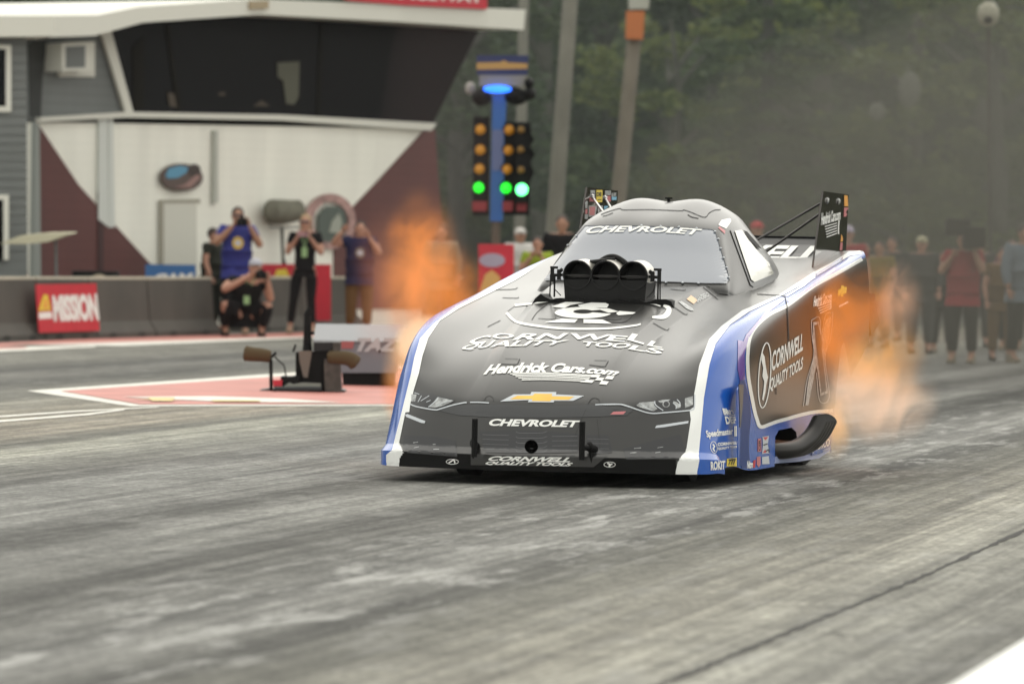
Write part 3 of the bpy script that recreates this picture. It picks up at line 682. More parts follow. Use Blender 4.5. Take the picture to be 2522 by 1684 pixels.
decal('logo', M_vinyl, [
      [(1360 + 76 + 70 * math.cos(R(a)), 771 + 14 * math.sin(R(a))) for a in range(12, 331, 8)] + [(1436 + 24 * math.cos(R(a)), 768.5 + 5.2 * math.sin(R(a))) for a in range(330, 11, -8)],
      Z7([(705, 372), (880, 335), (1030, 342), (1000, 375)]), Z7([(1085, 340), (1270, 345), (1360, 385), (1085, 378)]),
      Z7([(775, 220), (930, 168), (1090, 182), (960, 205), (900, 235)]), Z7([(1030, 205), (1160, 180), (1290, 180), (1330, 200), (1310, 232), (1050, 222)]),
      Z7([(1190, 232), (1330, 238), (1425, 268), (1330, 280)]), Z7([(1400, 285), (1430, 262), (1590, 275), (1560, 292), (1420, 303)])],
      ribs=[([(1268, 752.5), (1311, 748.5), (1390, 738.5), (1492, 737.8), (1594, 747), (1627, 755)], lambda t: 6.5 - 3.5 * min(1, t * 3)), ([(1634, 753), (1646, 760), (1644, 772), (1632, 781), (1606, 782)], lambda t: 5 + 9 * math.sin(math.pi * t)),
            ([(1578, 799), (1560, 803), (1492, 810), (1390, 810), (1313, 802), (1270, 792), (1247, 771)], lambda t: 4 + 3 * t)], off=.0065)
decal('logo', M_vinyl, [Z9([(1665, 132), (1790, 135), (1760, 172), (1650, 168)]), Z9([(1745, 172), (1842, 178), (1810, 215), (1705, 208)]), Z9([(1880, 148), (1980, 152), (1948, 200), (1845, 190)]), Z9([(1590, 205), (1705, 208), (1670, 245), (1500, 232)]), Z9([(1800, 215), (1900, 228), (1870, 272), (1768, 262)])],
      ribs=[(Z9([(540, 120), (900, 106), (1300, 122), (1680, 142)]), 2.2), (Z9([(575, 138), (900, 128), (1300, 138), (1660, 158)]), 2.0), (Z9([(615, 158), (950, 148), (1300, 160), (1640, 178)]), 2.2), (Z9([(655, 180), (1000, 172), (1300, 182), (1630, 198)]), 2.0), (Z9([(700, 203), (1000, 198), (1300, 208), (1600, 222)]), 2.4),
            (ell(*Z9([(1912, 1363)])[0], 14, 6.3, n=20) + [ell(*Z9([(1912, 1363)])[0], 14, 6.3)[0]], 1.3), (ell(*ZD([(1132, 1258)])[0], 15, 6, n=20) + [ell(*ZD([(1132, 1258)])[0], 15, 6)[0]], 1.3),
            (Z9([(1880, 1345), (1925, 1365), (1900, 1390)]), 3.5), (Z9([(1900, 1375), (1950, 1352)]), 3), (ZD([(1080, 1275), (1150, 1235), (1170, 1280)]), 3)], off=.0088)
# small prints by the cowl
decal('sticker', M_greyl, [Z8([(1710, 1310), (1745, 1300), (1870, 1385), (1885, 1410), (1850, 1412), (1790, 1380)])], texts=[('SANDERO', (Z8([(1895, 1255), (2040, 1195), (2062, 1245), (1925, 1320)])), dict(bold=.04))], off=.005)
decal('sticker', mat('peach_vinyl', (.75, .5, .3), .4), [Z8([(1800, 1280), (1850, 1235), (1930, 1290), (1880, 1335)])], off=.005)
# right-hand corner and rocker lettering
decal('lettering', M_vinyl, texts=[('Blue', Z6([(455, 150), (600, 145), (625, 232), (480, 238)]), dict(bold=.05)), ('DEF', Z6([(490, 262), (640, 268), (668, 362), (515, 378)]), dict(bold=.05)),
     ('Speedmaster', Z6([(215, 470), (612, 430), (612, 550), (240, 600)]), dict(bold=.03)), ('CORNWELL', Z6([(388, 645), (692, 622), (692, 662), (390, 695)]), dict(bold=.05)), ('QUALITY TOOLS', Z6([(392, 712), (695, 682), (695, 718), (398, 755)]), dict(bold=.04)),
     ('ROKiT', Z6([(288, 915), (500, 900), (492, 1030), (292, 1045)]), dict(bold=.04)), ('Nitro', Z6([(818, 905), (905, 900), (895, 1010), (815, 1020)]), dict(bold=.04))],
     ribs=[(Z6([(637, 405), (640, 552)]), 3), (Z6([(660, 402), (663, 550)]), 3), (ell(*Z6([(335, 712)])[0], 8, 14, n=24, tilt=-.15) + [ell(*Z6([(335, 712)])[0], 8, 14, n=24, tilt=-.15)[0]], 1.3), (Z6([(320, 670), (345, 700), (325, 730), (350, 770)]), 3), (Z6([(480, 243), (640, 243)]), .8)], off=.006)
decal('sticker', M_red, [Z6([(670, 400), (690, 400), (693, 548), (673, 550)]), Z6([(905, 905), (940, 890), (930, 1000), (900, 1005)]), Z6([(1045, 565), (1120, 560), (1080, 610)]), Z6([(1040, 790), (1080, 740), (1090, 790)])], off=.006)
decal('sticker', M_yel, [Z6([(525, 875), (665, 862), (668, 985), (520, 985)]), Z6([(1430, 570), (1570, 510), (1580, 560), (1430, 640)])], off=.005)
decal('sticker', M_pink, [Z6([(970, 590), (1020, 580), (1022, 770), (968, 775)]), Z6([(1400, 850), (1590, 800), (1595, 860), (1420, 890)]), Z6([(520, 992), (665, 988), (668, 1015), (520, 1015)]), Z6([(955, 850), (1010, 840), (1010, 960), (985, 1000), (955, 960)])], off=.005)
decal('sticker', M_silver, [Z6([(1038, 558), (1130, 545), (1115, 670), (1138, 795), (1032, 805), (1045, 670)]), Z6([(1030, 850), (1130, 835), (1140, 950), (1035, 955)]), Z6([(1720, 720), (1770, 700), (1775, 800), (1730, 820)])], off=.0045)
decal('lettering', M_line, texts=[('777', Z6([(540, 885), (655, 872), (655, 960), (540, 972)]), dict(bold=.06, shear=.2)), ('CSR', Z6([(980, 760), (980, 600), (1012, 600), (1012, 760)]), dict(bold=.03))], ribs=[(Z6([(1050, 680), (1110, 660)]), 3), (Z6([(1085, 770), (1125, 745), (1130, 785)]), 3)], off=.008)
decal('lettering', M_vinyl, texts=[('HURCO', Z6([(1785, 660), (2010, 575), (2008, 690), (1790, 765)]), dict(bold=.03))], off=.006)
# the arch behind the front wheel: recess shade painted on as darker blue, and the vane before it
decal('arch_shade', mat('arch_shade_blue', (.004, .03, .16), .4), [ZE([(225, 235), (245, 195), (290, 200), (320, 290), (370, 480), (385, 700), (360, 960), (355, 1180), (380, 1440), (205, 1450), (240, 900), (230, 500)])], off=.0048)
# side panel lettering
ov = ell(*Z5([(322, 1270)])[0], 14.5, 80, n=40, tilt=.07)
decal('lettering', M_vinyl, texts=[('CORNWELL', Z5([(398, 1040), (700, 858), (690, 1030), (388, 1238)]), dict(bold=.03)), ('QUALITY TOOLS', Z5([(378, 1300), (695, 1088), (685, 1228), (370, 1442)]), dict(bold=.03)),
     ('Hendrick Cars.com', Z5([(800, 508), (972, 455), (970, 558), (790, 612)]), dict(bold=.04, shear=.1))],
     polys=[Z5([(300, 1050), (322, 1090), (330, 1160), (345, 1250), (355, 1290), (340, 1350), (330, 1430), (310, 1515), (298, 1500), (312, 1400), (318, 1330), (300, 1280), (308, 1200), (290, 1120)])],
     ribs=[(ov + [ov[0]], 2.6)] + [(Z5([(828 + 10 * k, 605 + 22 * k), (965, 562 + 20 * k)]), 2.4) for k in range(4)] + [(Z5([(962, 545), (962, 630)]), 2.5)], off=.005)
decal('sticker', M_yel, [Z5([(1032, 450), (1060, 432), (1062, 408), (1085, 405), (1085, 420), (1115, 415), (1112, 475), (1082, 490), (1080, 515), (1058, 510), (1055, 492), (1030, 510)])], off=.005)
decal('sticker', M_vinyl, [Z5([(1040, 598), (1128, 555), (1130, 572), (1042, 615)])], off=.005)
decal('logo', M_greyl, [Z5([(790, 760), (845, 748), (870, 900), (915, 730), (965, 700), (945, 900), (900, 1100), (910, 1250), (935, 1440), (860, 1470), (835, 1250), (820, 1180), (775, 1400), (745, 1560), (715, 1560), (740, 1330), (800, 1080), (785, 900)])], off=.005)
decal('logo', mat('deep_grey_vinyl', (.06, .045, .035), .3), [Z5([(800, 790), (838, 775), (880, 960), (872, 1020), (900, 1250), (918, 1420), (870, 1440), (845, 1200), (830, 1090), (815, 960)])], off=.007)
decal('logo', M_silver, ribs=[(Z5([(772, 740), (850, 712), (868, 880), (910, 692), (980, 662)]), 1.3), (Z5([(980, 662), (960, 900), (905, 1100), (945, 1480), (852, 1515), (822, 1240)]), 1.3), (Z5([(772, 740), (780, 900), (795, 1080), (730, 1320), (695, 1568)]), 1.3)], off=.0075)
decal('seam', M_line, ribs=[(Z5([(520, 505), (540, 620), (550, 800), (556, 950)]), 1.8), (Z5([(432, 1390), (432, 1455)]), 2)], off=.0078)
# marks on plates, spoiler and roof side
decal('lettering', M_vinyl, texts=[('Hendrick Cars.com', ZP([(445, 460), (785, 388), (775, 580), (440, 680)]), dict(bold=.04))], ribs=[(ZP([(505 + 8 * k, 700 + 46 * k), (720, 635 + 45 * k)]), 2.2) for k in range(5)] + [(ZP([(755, 590), (745, 690), (745, 830)]), 3)], trees=[PL0], off=.003, parent=PLATES[0])
decal('sticker', mat('orange_vinyl', (.75, .35, .06), .4), [ZP([(845, 150), (905, 155), (915, 345), (845, 345)]), ZP([(795, 830), (822, 900), (818, 960), (780, 965)])], trees=[PL0], off=.003, parent=PLATES[0])
decal('sticker', M_pink, [ZP([(842, 365), (915, 365), (915, 525), (835, 525)]), ZP([(778, 975), (818, 980), (810, 1110), (765, 1115)])], trees=[PL0], off=.003, parent=PLATES[0])
decal('sticker', M_greyl, [ZQ([(525, 280), (635, 280), (635, 450), (525, 450)]), ZQ([(875, 290), (1015, 290), (1015, 400), (875, 400)]), ZQ([(1030, 265), (1150, 265), (1145, 420), (1030, 440)]), ZQ([(400, 545), (460, 545), (450, 720), (395, 720)]), ZQ([(385, 860), (465, 860), (460, 980), (380, 970)]), ZQ([(700, 650), (830, 650), (830, 860), (700, 860)]), ZQ([(480, 650), (690, 650), (640, 920), (475, 920)]), ZQ([(470, 980), (510, 980), (510, 1040), (460, 1040)])], trees=[PL1], off=.003, parent=PLATES[1])
decal('sticker', M_yel, [ZQ([(668, 275), (815, 275), (808, 572), (662, 572)])], trees=[PL1], off=.003, parent=PLATES[1])
decal('sticker', M_pink, [ZQ([(500, 460), (640, 460), (600, 550), (500, 555)]), ZQ([(880, 420), (1010, 420), (1010, 560), (880, 560)]), ZQ([(500, 680), (640, 680), (620, 880), (500, 880)]), ZQ([(398, 740), (455, 740), (450, 850), (395, 850)])], trees=[PL1], off=.0045, parent=PLATES[1])
decal('sticker', M_cyan, [ZQ([(1035, 440), (1155, 440), (1150, 520), (1035, 520)]), ZQ([(850, 660), (970, 660), (880, 740), (850, 740)])], trees=[PL1], off=.0045, parent=PLATES[1])
decal('lettering', M_line, texts=[('DIE', ZQ([(675, 330), (790, 330), (790, 430), (675, 430)]), dict(bold=.05)), ('C', ZQ([(1060, 350), (1090, 350), (1090, 420), (1060, 420)]), dict(bold=.05))], ribs=[(ZQ([(535, 360), (625, 360)]), 2), (ZQ([(535, 420), (625, 420)]), 2), (ZQ([(690, 510), (790, 510)]), 2)], trees=[PL1], off=.006, parent=PLATES[1])
b = BM(); tt = text_tris('CORNWELL', .04, .2)
def sp_at(s, t0, t1):
    return lambda a, c: None
for word, (u0, u1) in (('CORNWELL', (4.75, 5.05)), ('QUALITY TOOLS', (4.55, 4.72))):
    vb = {}
    for tri in text_tris(word, .04, .15):
        q = []
        for s_, t_ in tri:
            u = u0 + (u1 - u0) * t_; v = -.68 + 1.36 * s_; P = car(u, v, 2.0); h_ = SPB.ray_cast(P, Vector((0, 0, -1)))
            q.append(b.verts.new((h_[0] if h_[0] else P) + Vector((0, -.002, .004))))
        f = b.faces.new(q)
put('lettering', b, M_vinyl, SPOIL)
decal('sticker', M_vinyl, [Z8([(2165, 430), (2200, 380), (2290, 360), (2306, 370), (2306, 400), (2250, 480), (2165, 440)])], trees=[CABB], off=.004, parent=CABIN)
decal('sticker', M_pink, [Z8([(2160, 470), (2175, 455), (2240, 500), (2235, 540)])], trees=[CABB], off=.0045, parent=CABIN)
b = BM(); h2 = CABB.ray_cast(car(3.42, 0, 3), -ZZ)[0]
tube(b, [h2, h2 + ZZ * .02], .009, 8); box(b, h2 + ZZ * .022, (.045, .03, .01)); put('roof_sensor', b, M_dark, CABIN)
# ---- three-hole injector
INJ_u, INJ_w = 1.66, 1.095
b = BM()                                             # hat body behind the throats
for v in (-.164, 0, .164):
    pts = [(INJ_u + .01, .0), (INJ_u + .10, 0), (INJ_u + .22, -.02), (INJ_u + .30, -.06)]
    seg = 32; rr = [.083, .083, .080, .06]; R0 = []
    for (u, dz), r_ in zip(pts, rr):
        R0.append([b.verts.new(car(u, v + r_ * math.cos(2 * math.pi * k / seg), INJ_w + dz + r_ * math.sin(2 * math.pi * k / seg))) for k in range(seg)])
    for A_, B_ in zip(R0, R0[1:]):
        for k in range(seg): b.faces.new((A_[k], A_[(k + 1) % seg], B_[(k + 1) % seg], B_[k]))
    b.faces.new(R0[-1])
    q = [b.verts.new(car(INJ_u + .012, v + .076 * math.cos(2 * math.pi * k / seg), INJ_w + .076 * math.sin(2 * math.pi * k / seg))) for k in range(seg)]
    for k in range(seg): b.faces.new((R0[0][k], q[k], q[(k + 1) % seg], R0[0][(k + 1) % seg]))
    q2 = [b.verts.new(car(INJ_u + .16, v + .072 * math.cos(2 * math.pi * k / seg), INJ_w + .072 * math.sin(2 * math.pi * k / seg))) for k in range(seg)]
    for k in range(seg): b.faces.new((q[k], q2[k], q2[(k + 1) % seg], q[(k + 1) % seg]))
    b.faces.new(q2)
prism(b, [car(INJ_u + .02, -.235, .95), car(INJ_u + .02, .235, .95), car(INJ_u + .02, .245, 1.07), car(INJ_u + .02, -.245, 1.07)], BK * .26)
bmesh.ops.recalc_face_normals(b, faces=b.faces[:])
INJ = put('air_intake', b, M_intake, CARE, smooth=True, angle=35)
for v in (-.164, 0, .164):
    b = BM(); tube(b, [car(INJ_u + .02, v, INJ_w), car(INJ_u + .12, v, INJ_w), car(INJ_u + .22, v, INJ_w + .004)], [.087, .089, .089], 32, cap=False)
    put('throat', b, mat('worn_cast_metal', (.55, .53, .48), .3, .8), INJ, smooth=True)
for v in (-.164, 0, .164):
    b = BM(); prism(b, [car(INJ_u + .035, v + .074 * math.cos(2 * math.pi * k / 24), INJ_w - .004 + .0 + .074 * .12 * math.sin(2 * math.pi * k / 24)) for k in range(24)], BK * .003)
    for k_ in range(1): tube(b, [car(INJ_u + .03, v - .075, INJ_w - .002), car(INJ_u + .03, v + .075, INJ_w - .002)], .0035, 6)
    put('butterfly', b, M_header, INJ)
b = BM(); tube(b, [car(INJ_u + .2, -.1 + .2 * k / 14, INJ_w + .055 + .055 * math.sin(math.pi * k / 14)) for k in range(15)], .016, 10); tube(b, [car(INJ_u + .15, -.12, INJ_w + .075), car(INJ_u + .18, .02, INJ_w + .095)], .012, 8)
put('hose', b, M_intake, INJ)
for s in (-1, 1):
    b = BM()
    tube(b, [car(INJ_u + .04, .235 * s, INJ_w), car(INJ_u + .04, .31 * s, INJ_w - .004)], .009, 8)
    tube(b, [car(INJ_u + .03, .275 * s, INJ_w - .03), car(INJ_u + .03, .275 * s, INJ_w + .03)], .012, 8)
    box(b, car(INJ_u + .03, .315 * s, INJ_w), (.022, .03, .085)); box(b, car(INJ_u + .03, .305 * s, INJ_w + .04), (.045, .02, .014))
    tube(b, [car(INJ_u + .02, .322 * s, INJ_w), car(INJ_u + .02, .325 * s, .965)], .0045, 6); tube(b, [car(INJ_u + .05, .305 * s, INJ_w), car(INJ_u + .05, .305 * s, .965)], .006, 6)
    tube(b, [car(INJ_u, .30 * s, 1.05), car(INJ_u - .01, .29 * s, 1.01), car(INJ_u, .255 * s, .975)], .003, 6)
    ellipsoid(b, car(INJ_u + .03, .262 * s, INJ_w + .026), (.012, .012, .014), 1)
    put('linkage', b, M_intake, INJ)
b = BM(); n = 26; top = []; 
for k in range(n + 1):
    v = -.40 + .80 * k / n; top.append((v, .955 + .028 * (abs(v) > .3) * (abs(v) - .3) * 10 * (abs(v) < .38) + .008 * math.sin(k * 1.7)))
prism(b, [car(INJ_u - .03, v, w_) for v, w_ in top] + [car(INJ_u - .03, .42, .915), car(INJ_u - .03, -.42, .92)], BK * .32)
put('scoop_gasket', b, M_dark, INJ)
# ---- front stops (short vertical tubes ahead of the nose) with their brackets
for s in (-1, 1):
    b = BM(); tube(b, [car(-.185, .3 * s, .102), car(-.185, .3 * s, .31)], .0165, 14)
    FS = put('front_stop', b, M_dark, CARE, smooth=True, angle=40)
    b = BM(); tube(b, [car(-.185, .3 * s, .17), car(-.12, .32 * s, .17), car(.0, .335 * s, .15)], [.012, .02, .026], 10); tube(b, [car(-.08, .325 * s, .17), car(-.07, .33 * s, .08)], .012, 8)
    ellipsoid(b, car(-.11, .325 * s, .175), (.02, .03, .028), 2); put('bracket', b, M_dark, FS)
# ---- front fin ahead of the arch
for s in (1,):
    b = BM(); pts = [(1816, 960), (1823, 947), (1832, 947), (1829, 1000), (1824, 1050), (1821, 1140), (1818, 1150), (1817, 1060)]
    ps = [onv(x, y, 1.0) for x, y in pts]
    if s == -1: ps = [car(carinv(p)[0], -carinv(p)[1], carinv(p)[2]) for p in ps]
    prism(b, ps, -LT * .005 * s, 0); put('fender_vane', b, [M_blue], CARE)
    b = BM(); ps = [onv(x, y, 1.003) for x, y in [(1820, 946.5), (1832, 947), (1829.5, 1000), (1824.5, 1052), (1822, 1052), (1822, 1000)]]
    if s == -1: ps = [car(carinv(p)[0], -carinv(p)[1], carinv(p)[2]) for p in ps]
    prism(b, ps, -LT * .004 * s); put('vane_lit_edge', b, M_greyv, CARE)  # light on the thin rim of the vane, painted as a grey strip
# ---- zoomie headers, four a side, swept up and back
for s in (1, -1):
    for k in range(4):
        du = .10 * k
        pts = [(1.78 + du, .72, .17), (1.95 + du, .88, .115), (2.1 + du, .99, .105), (2.25 + du, 1.055, .13), (2.38 + du, 1.10, .19), (2.46 + du, 1.13, .27)]
        P = spline([V3((u, v * s, w_)) for u, v, w_ in pts], 5)
        b = BM(); tube(b, [car(*p) for p in P], .05, 18, cap=False)
        rr = tube(b, [car(*p) for p in reversed(P)], .044, 18, cap=False)
        put('exhaust_pipe', b, M_header, CARE, smooth=True)
# rocker strip below the pipes
for s in (1, -1):
    b = BM(); prism(b, [car(1.86, .97 * s, .0 + .035), car(2.6, .975 * s, .022), (car(3.3, .98 * s, .022)), car(3.69, .98 * s, .06), car(3.68, .98 * s, .085), car(3.3, .98 * s, .065), car(2.6, .97 * s, .065), car(1.86, .965 * s, .075)], LT * -.01 * s)
    put('rocker_strip', b, M_lav, CARE)
b = BM(); prism(b, [car(.08, -.72, .085), car(.08, .72, .085), car(.5, .9, .085), (car(3.6, .9, .085)), car(3.6, -.9, .085), car(.5, -.9, .085)], ZZ * .02); put('underside_shade_plate', b, M_int, CARE)  # dark plate added to deepen the shadow beneath the car
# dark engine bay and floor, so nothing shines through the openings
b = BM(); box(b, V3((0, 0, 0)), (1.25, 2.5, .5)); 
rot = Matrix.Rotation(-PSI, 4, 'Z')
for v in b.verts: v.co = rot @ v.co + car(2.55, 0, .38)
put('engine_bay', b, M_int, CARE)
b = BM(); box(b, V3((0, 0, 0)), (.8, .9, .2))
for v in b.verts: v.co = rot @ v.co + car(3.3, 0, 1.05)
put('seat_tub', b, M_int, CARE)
# ================================================================== THE PLACE AROUND
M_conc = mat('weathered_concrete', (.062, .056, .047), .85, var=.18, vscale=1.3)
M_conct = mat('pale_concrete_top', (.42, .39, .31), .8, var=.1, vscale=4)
M_wallw = mat('cream_siding', (.84, .83, .745), .6, var=.03, vscale=.7)
M_maroon = mat('maroon_siding', (.105, .035, .032), .6, var=.08, vscale=.8)
M_grey = mat('grey_siding', (.16, .17, .165), .6, var=.08, vscale=.9)
M_trimw = mat('white_trim', (.66, .65, .58), .55)
M_win = mat('dark_window', (.006, .006, .007), .3, 0., 0., .08)
M_signr = mat('red_banner', (.50, .012, .03), .45, var=.07, vscale=5)
M_signb = mat('blue_banner', (.03, .13, .34), .45)
M_skin = mat('skin', (.42, .22, .15), .6)
M_skin2 = mat('tanned_skin', (.36, .19, .12), .6)
M_skin.node_tree.nodes['Principled BSDF'].inputs['Subsurface Weight'].default_value = .05
M_hair = mat('dark_hair', (.04, .025, .02), .7); M_hairg = mat('grey_hair', (.20, .16, .14), .7); M_blond = mat('blond_hair', (.32, .22, .12), .7)
M_cblack = mat('black_cloth', (.011, .010, .011), .85, spec=.1); M_cgreen = mat('olive_cloth', (.028, .030, .024), .85, spec=.1)
M_cblue = mat('royal_blue_cloth', (.025, .03, .20), .8, var=.1, vscale=12); M_cnavy = mat('navy_cloth', (.02, .022, .06), .85, spec=.1)
M_cbrown = mat('brown_cloth', (.13, .075, .03), .85, spec=.1); M_cred = mat('red_cloth', (.28, .02, .03), .85, spec=.1); M_cwhite = mat('white_cloth', (.55, .53, .50), .85, spec=.1)
M_cbeige = mat('beige_cloth', (.24, .20, .145), .85, spec=.1); M_clime = mat('lime_cloth', (.28, .36, .04), .85, spec=.1); M_cltblue = mat('pale_blue_cloth', (.17, .21, .25), .85, spec=.1)
M_cpink = mat('rose_cloth', (.22, .10, .12), .85, spec=.1); M_cgrey = mat('grey_cloth', (.05, .05, .05), .85, spec=.1); M_cyel = mat('ochre_cloth', (.20, .15, .04), .85, spec=.1)
M_fuzz = mat('fur_windshield', (.075, .05, .022), .95, bump=1., bscale=90); M_foam = mat('olive_foam', (.155, .15, .115), .95, bump=.6, bscale=40, var=.15, vscale=6)
def siding(m, gap, lo=.72):          # horizontal laps: thin darker grooves on the boards themselves, with grime runs
    n = m.node_tree; L = n.links; b_ = n.nodes['Principled BSDF']; src = b_.inputs['Base Color'].links[0].from_socket
    tc = n.nodes.new('ShaderNodeTexCoord'); wv = n.nodes.new('ShaderNodeTexWave'); wv.wave_type = 'BANDS'; wv.bands_direction = 'Z'; wv.wave_profile = 'SAW'; wv.inputs['Scale'].default_value = .314 / gap; wv.inputs['Distortion'].default_value = 0
    L.new(tc.outputs['Object'], wv.inputs['Vector']); r_ = n.nodes.new('ShaderNodeMapRange'); r_.inputs['From Min'].default_value = .82; r_.inputs['From Max'].default_value = 1; r_.inputs['To Min'].default_value = 1; r_.inputs['To Max'].default_value = lo; L.new(wv.outputs['Fac'], r_.inputs[0])
    mp = n.nodes.new('ShaderNodeMapping'); mp.inputs['Scale'].default_value = (2.5, 2.5, .25); L.new(tc.outputs['Object'], mp.inputs[0]); no = n.nodes.new('ShaderNodeTexNoise'); no.inputs['Scale'].default_value = 1.; no.inputs['Detail'].default_value = 8; L.new(mp.outputs[0], no.inputs['Vector'])
    r2 = n.nodes.new('ShaderNodeMapRange'); r2.inputs['From Min'].default_value = .35; r2.inputs['From Max'].default_value = .65; r2.inputs['To Min'].default_value = .93; r2.inputs['To Max'].default_value = 1.04; L.new(no.outputs['Fac'], r2.inputs[0])
    mu = n.nodes.new('ShaderNodeMath'); mu.operation = 'MULTIPLY'; L.new(r_.outputs[0], mu.inputs[0]); L.new(r2.outputs[0], mu.inputs[1])
    mm = n.nodes.new('ShaderNodeMix'); mm.data_type = 'RGBA'; mm.blend_type = 'MULTIPLY'; mm.inputs[0].default_value = 1; L.new(src, mm.inputs[6]); L.new(mu.outputs[0], mm.inputs[7]); L.new(mm.outputs[2], b_.inputs['Base Color'])
for m_, lo_ in ((M_wallw, .955), (M_maroon, .8), (M_grey, .72)): siding(m_, .14, lo_)
# ---- barrier blocks
def barrier(x0, x1, label):
    a = G(*x0); c = G(*x1); d = (c - a); L_ = d.length; d.normalize(); nb = Vector((-d.y, d.x, 0));
    if nb.y < 0: nb = -nb
    H_ = .80
    e = empty('concrete_barrier', (a + c) / 2, label, 'concrete barrier', 'concrete barrier blocks along the far lane')
    b = BM(); prof = [(0, 0), (0, .07), (.10, .22), (.15, H_ - .035), (.31, H_ - .035), (.36, .22), (.46, .07), (.46, 0)]
    prism(b, [a + nb * q + ZZ * z for q, z in prof], d * (L_ - .015))
    for k in (.22, .78):
        pass
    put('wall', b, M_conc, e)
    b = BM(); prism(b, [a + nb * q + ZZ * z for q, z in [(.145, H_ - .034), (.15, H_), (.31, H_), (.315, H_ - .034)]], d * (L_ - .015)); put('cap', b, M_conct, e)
    for k in (.25, .75):
        b = BM(); pc = a + d * L_ * k; prism(b, [pc + d * q + ZZ * z - nb * .004 for q, z in [(-.12, .0), (.12, .0), (.12, .055), (.08, .075), (-.08, .075), (-.12, .055)]], nb * .06); put('fork_slot', b, M_crack, e)
BL = [((-190, 847), (-20, 842.5)), ((-16, 842.4), (112, 838)), ((114, 838), (240, 834.5)), ((242, 834.4), (385, 830)), ((387, 830), (545, 825)), ((625, 818.5), (758, 815)), ((760, 815), (905, 811)), ((1010, 808), (1160, 803.5))]
names = ['cut off by the left edge of the photo', 'leftmost full block, just left of the red banner', 'behind the red banner with white letters', 'just right of the red banner', 'ending behind the standing photographer in blue', 'between the crouching photographer and the woman in black', 'behind the woman in black and the man in brown trousers', 'behind the left-hand flame']
for (p, q), n_ in zip(BL, names): barrier(p, q, 'grey concrete barrier block ' + n_)
# banner on the barrier
A_ = G(113, 838.2); B_ = G(240, 834.6)
def face_fn(origin, du, dv_):      # helper: picture point -> plane point
    n_ = du.cross(dv_).normalized()
    return lambda x, y, off=0.: (lambda r: CAM + r * ((origin - CAM).dot(n_) / r.dot(n_)))(ray(x, y))
def plane_hit(p0, n_, x, y):
    r = ray(x, y); return CAM + r * ((p0 - CAM).dot(n_) / r.dot(n_))
dB = (B_ - A_).normalized(); nB = Vector((dB.y, -dB.x, 0)).normalized()
if nB.y > 0: nB = -nB
def facing_sheet(name, p0, n_, pts, m, parent=None, th=.012, off=0.):
    b = BM(); prism(b, [plane_hit(p0, n_, x, y) + n_ * off for x, y in pts], -n_ * th); return put(name, b, m, parent)
def plane_text(b, s, p0, n_, quad, off=.004, bold=.03, shear=0., mid=(None, None)):
    f = quad_map(*quad, *mid)
    for t in text_tris(s, bold, shear):
        q = [plane_hit(p0, n_, *f(*p)) + n_ * off for p in t]
        try:
            fc = b.faces.new([b.verts.new(p) for p in q]); fc.normal_update()
            if fc.normal.dot(n_) < 0: fc.normal_flip()
        except ValueError: pass
Zw = lambda p: zz((0, 560), 5.2267, p)
pB = A_ + nB * .03
bn = empty('banner', A_ + dB * 1.0, 'red rectangular banner with white MISSION letters hung on the concrete barrier', 'banner')
facing_sheet('sheet', pB, nB, Zw([(462, 735), (1240, 722), (1285, 1330), (505, 1355)]), M_signr, bn)
b = BM(); plane_text(b, 'MISSION', pB, nB, Zw([(665, 870), (1240, 850), (1275, 1200), (690, 1215)]), .006, .06); put('lettering', b, M_vinyl, bn)
facing_sheet('logo', pB, nB, Zw([(560, 860), (610, 870), (650, 1065), (490, 1075)]), M_yel, bn, .004, .006)
facing_sheet('logo', pB, nB, Zw([(572, 920), (596, 925), (615, 1040), (545, 1042)]), mat('orange_vinyl', (.75, .35, .06)), bn, .004, .009)
facing_sheet('logo', pB, nB, Zw([(492, 1095), (660, 1085), (668, 1170), (497, 1180)]), M_vinyl, bn, .004, .006)
# ---- timing tower
def bpt(x, y): return None
P0b = atY(85, 700, 81.0); P1b = atY(1040, 700, 87.5); P0b.z = 0; P1b.z = 0
dT = (P1b - P0b).normalized(); nT = Vector((dT.y, -dT.x, 0))
if nT.y > 0: nT = -nT
TW = empty('timing_tower', (P0b + P1b) / 2, 'cream and maroon timing tower with a long dark window band under a white eave', 'tower')
def tp(x, y, off=0.): return plane_hit(P0b, nT, x, y) + nT * off
def tsheet(name, pts, m, off=0., th=.05, parent=None): return facing_sheet(name, P0b, nT, pts, m, parent or TW, th, off)
# the block itself, with real depth
def tower_block():
    b = BM(); top = [tp(85, 315), tp(1040, 315)]
    a, c = Vector(P0b), Vector(P1b); h = tp(85, 300).z; hr = tp(1055, 318).z
    prism(b, [a, c, Vector((c.x, c.y, hr)), Vector((a.x, a.y, h))], -nT * 7)
    put('wall', b, M_wallw, TW)
    b = BM(); A = tp(85, 300, -.02); 
    pts = [tp(85, 296), tp(300, 280), tp(1060, 316), tp(1175, 70), tp(520, 25), tp(240, 56), tp(85, 70)]
    prism(b, pts, -nT * 7); put('upper_floor', b, M_grey, TW)
tower_block()
for k in range(26):     # clapboard laps
    pass
tsheet('maroon_panel', [(85, 300), (95, 312), (190, 455), (372, 655), (372, 760), (85, 760)], M_maroon, .03)
tsheet('maroon_panel', [(1042, 322), (1068, 318), (1100, 760), (820, 760), (820, 560), (920, 455)], M_maroon, .03)
tsheet('window_band', [(262, 62), (530, 40), (640, 45), (1172, 76), (1060, 304), (680, 284), (312, 276)], M_win, .06)
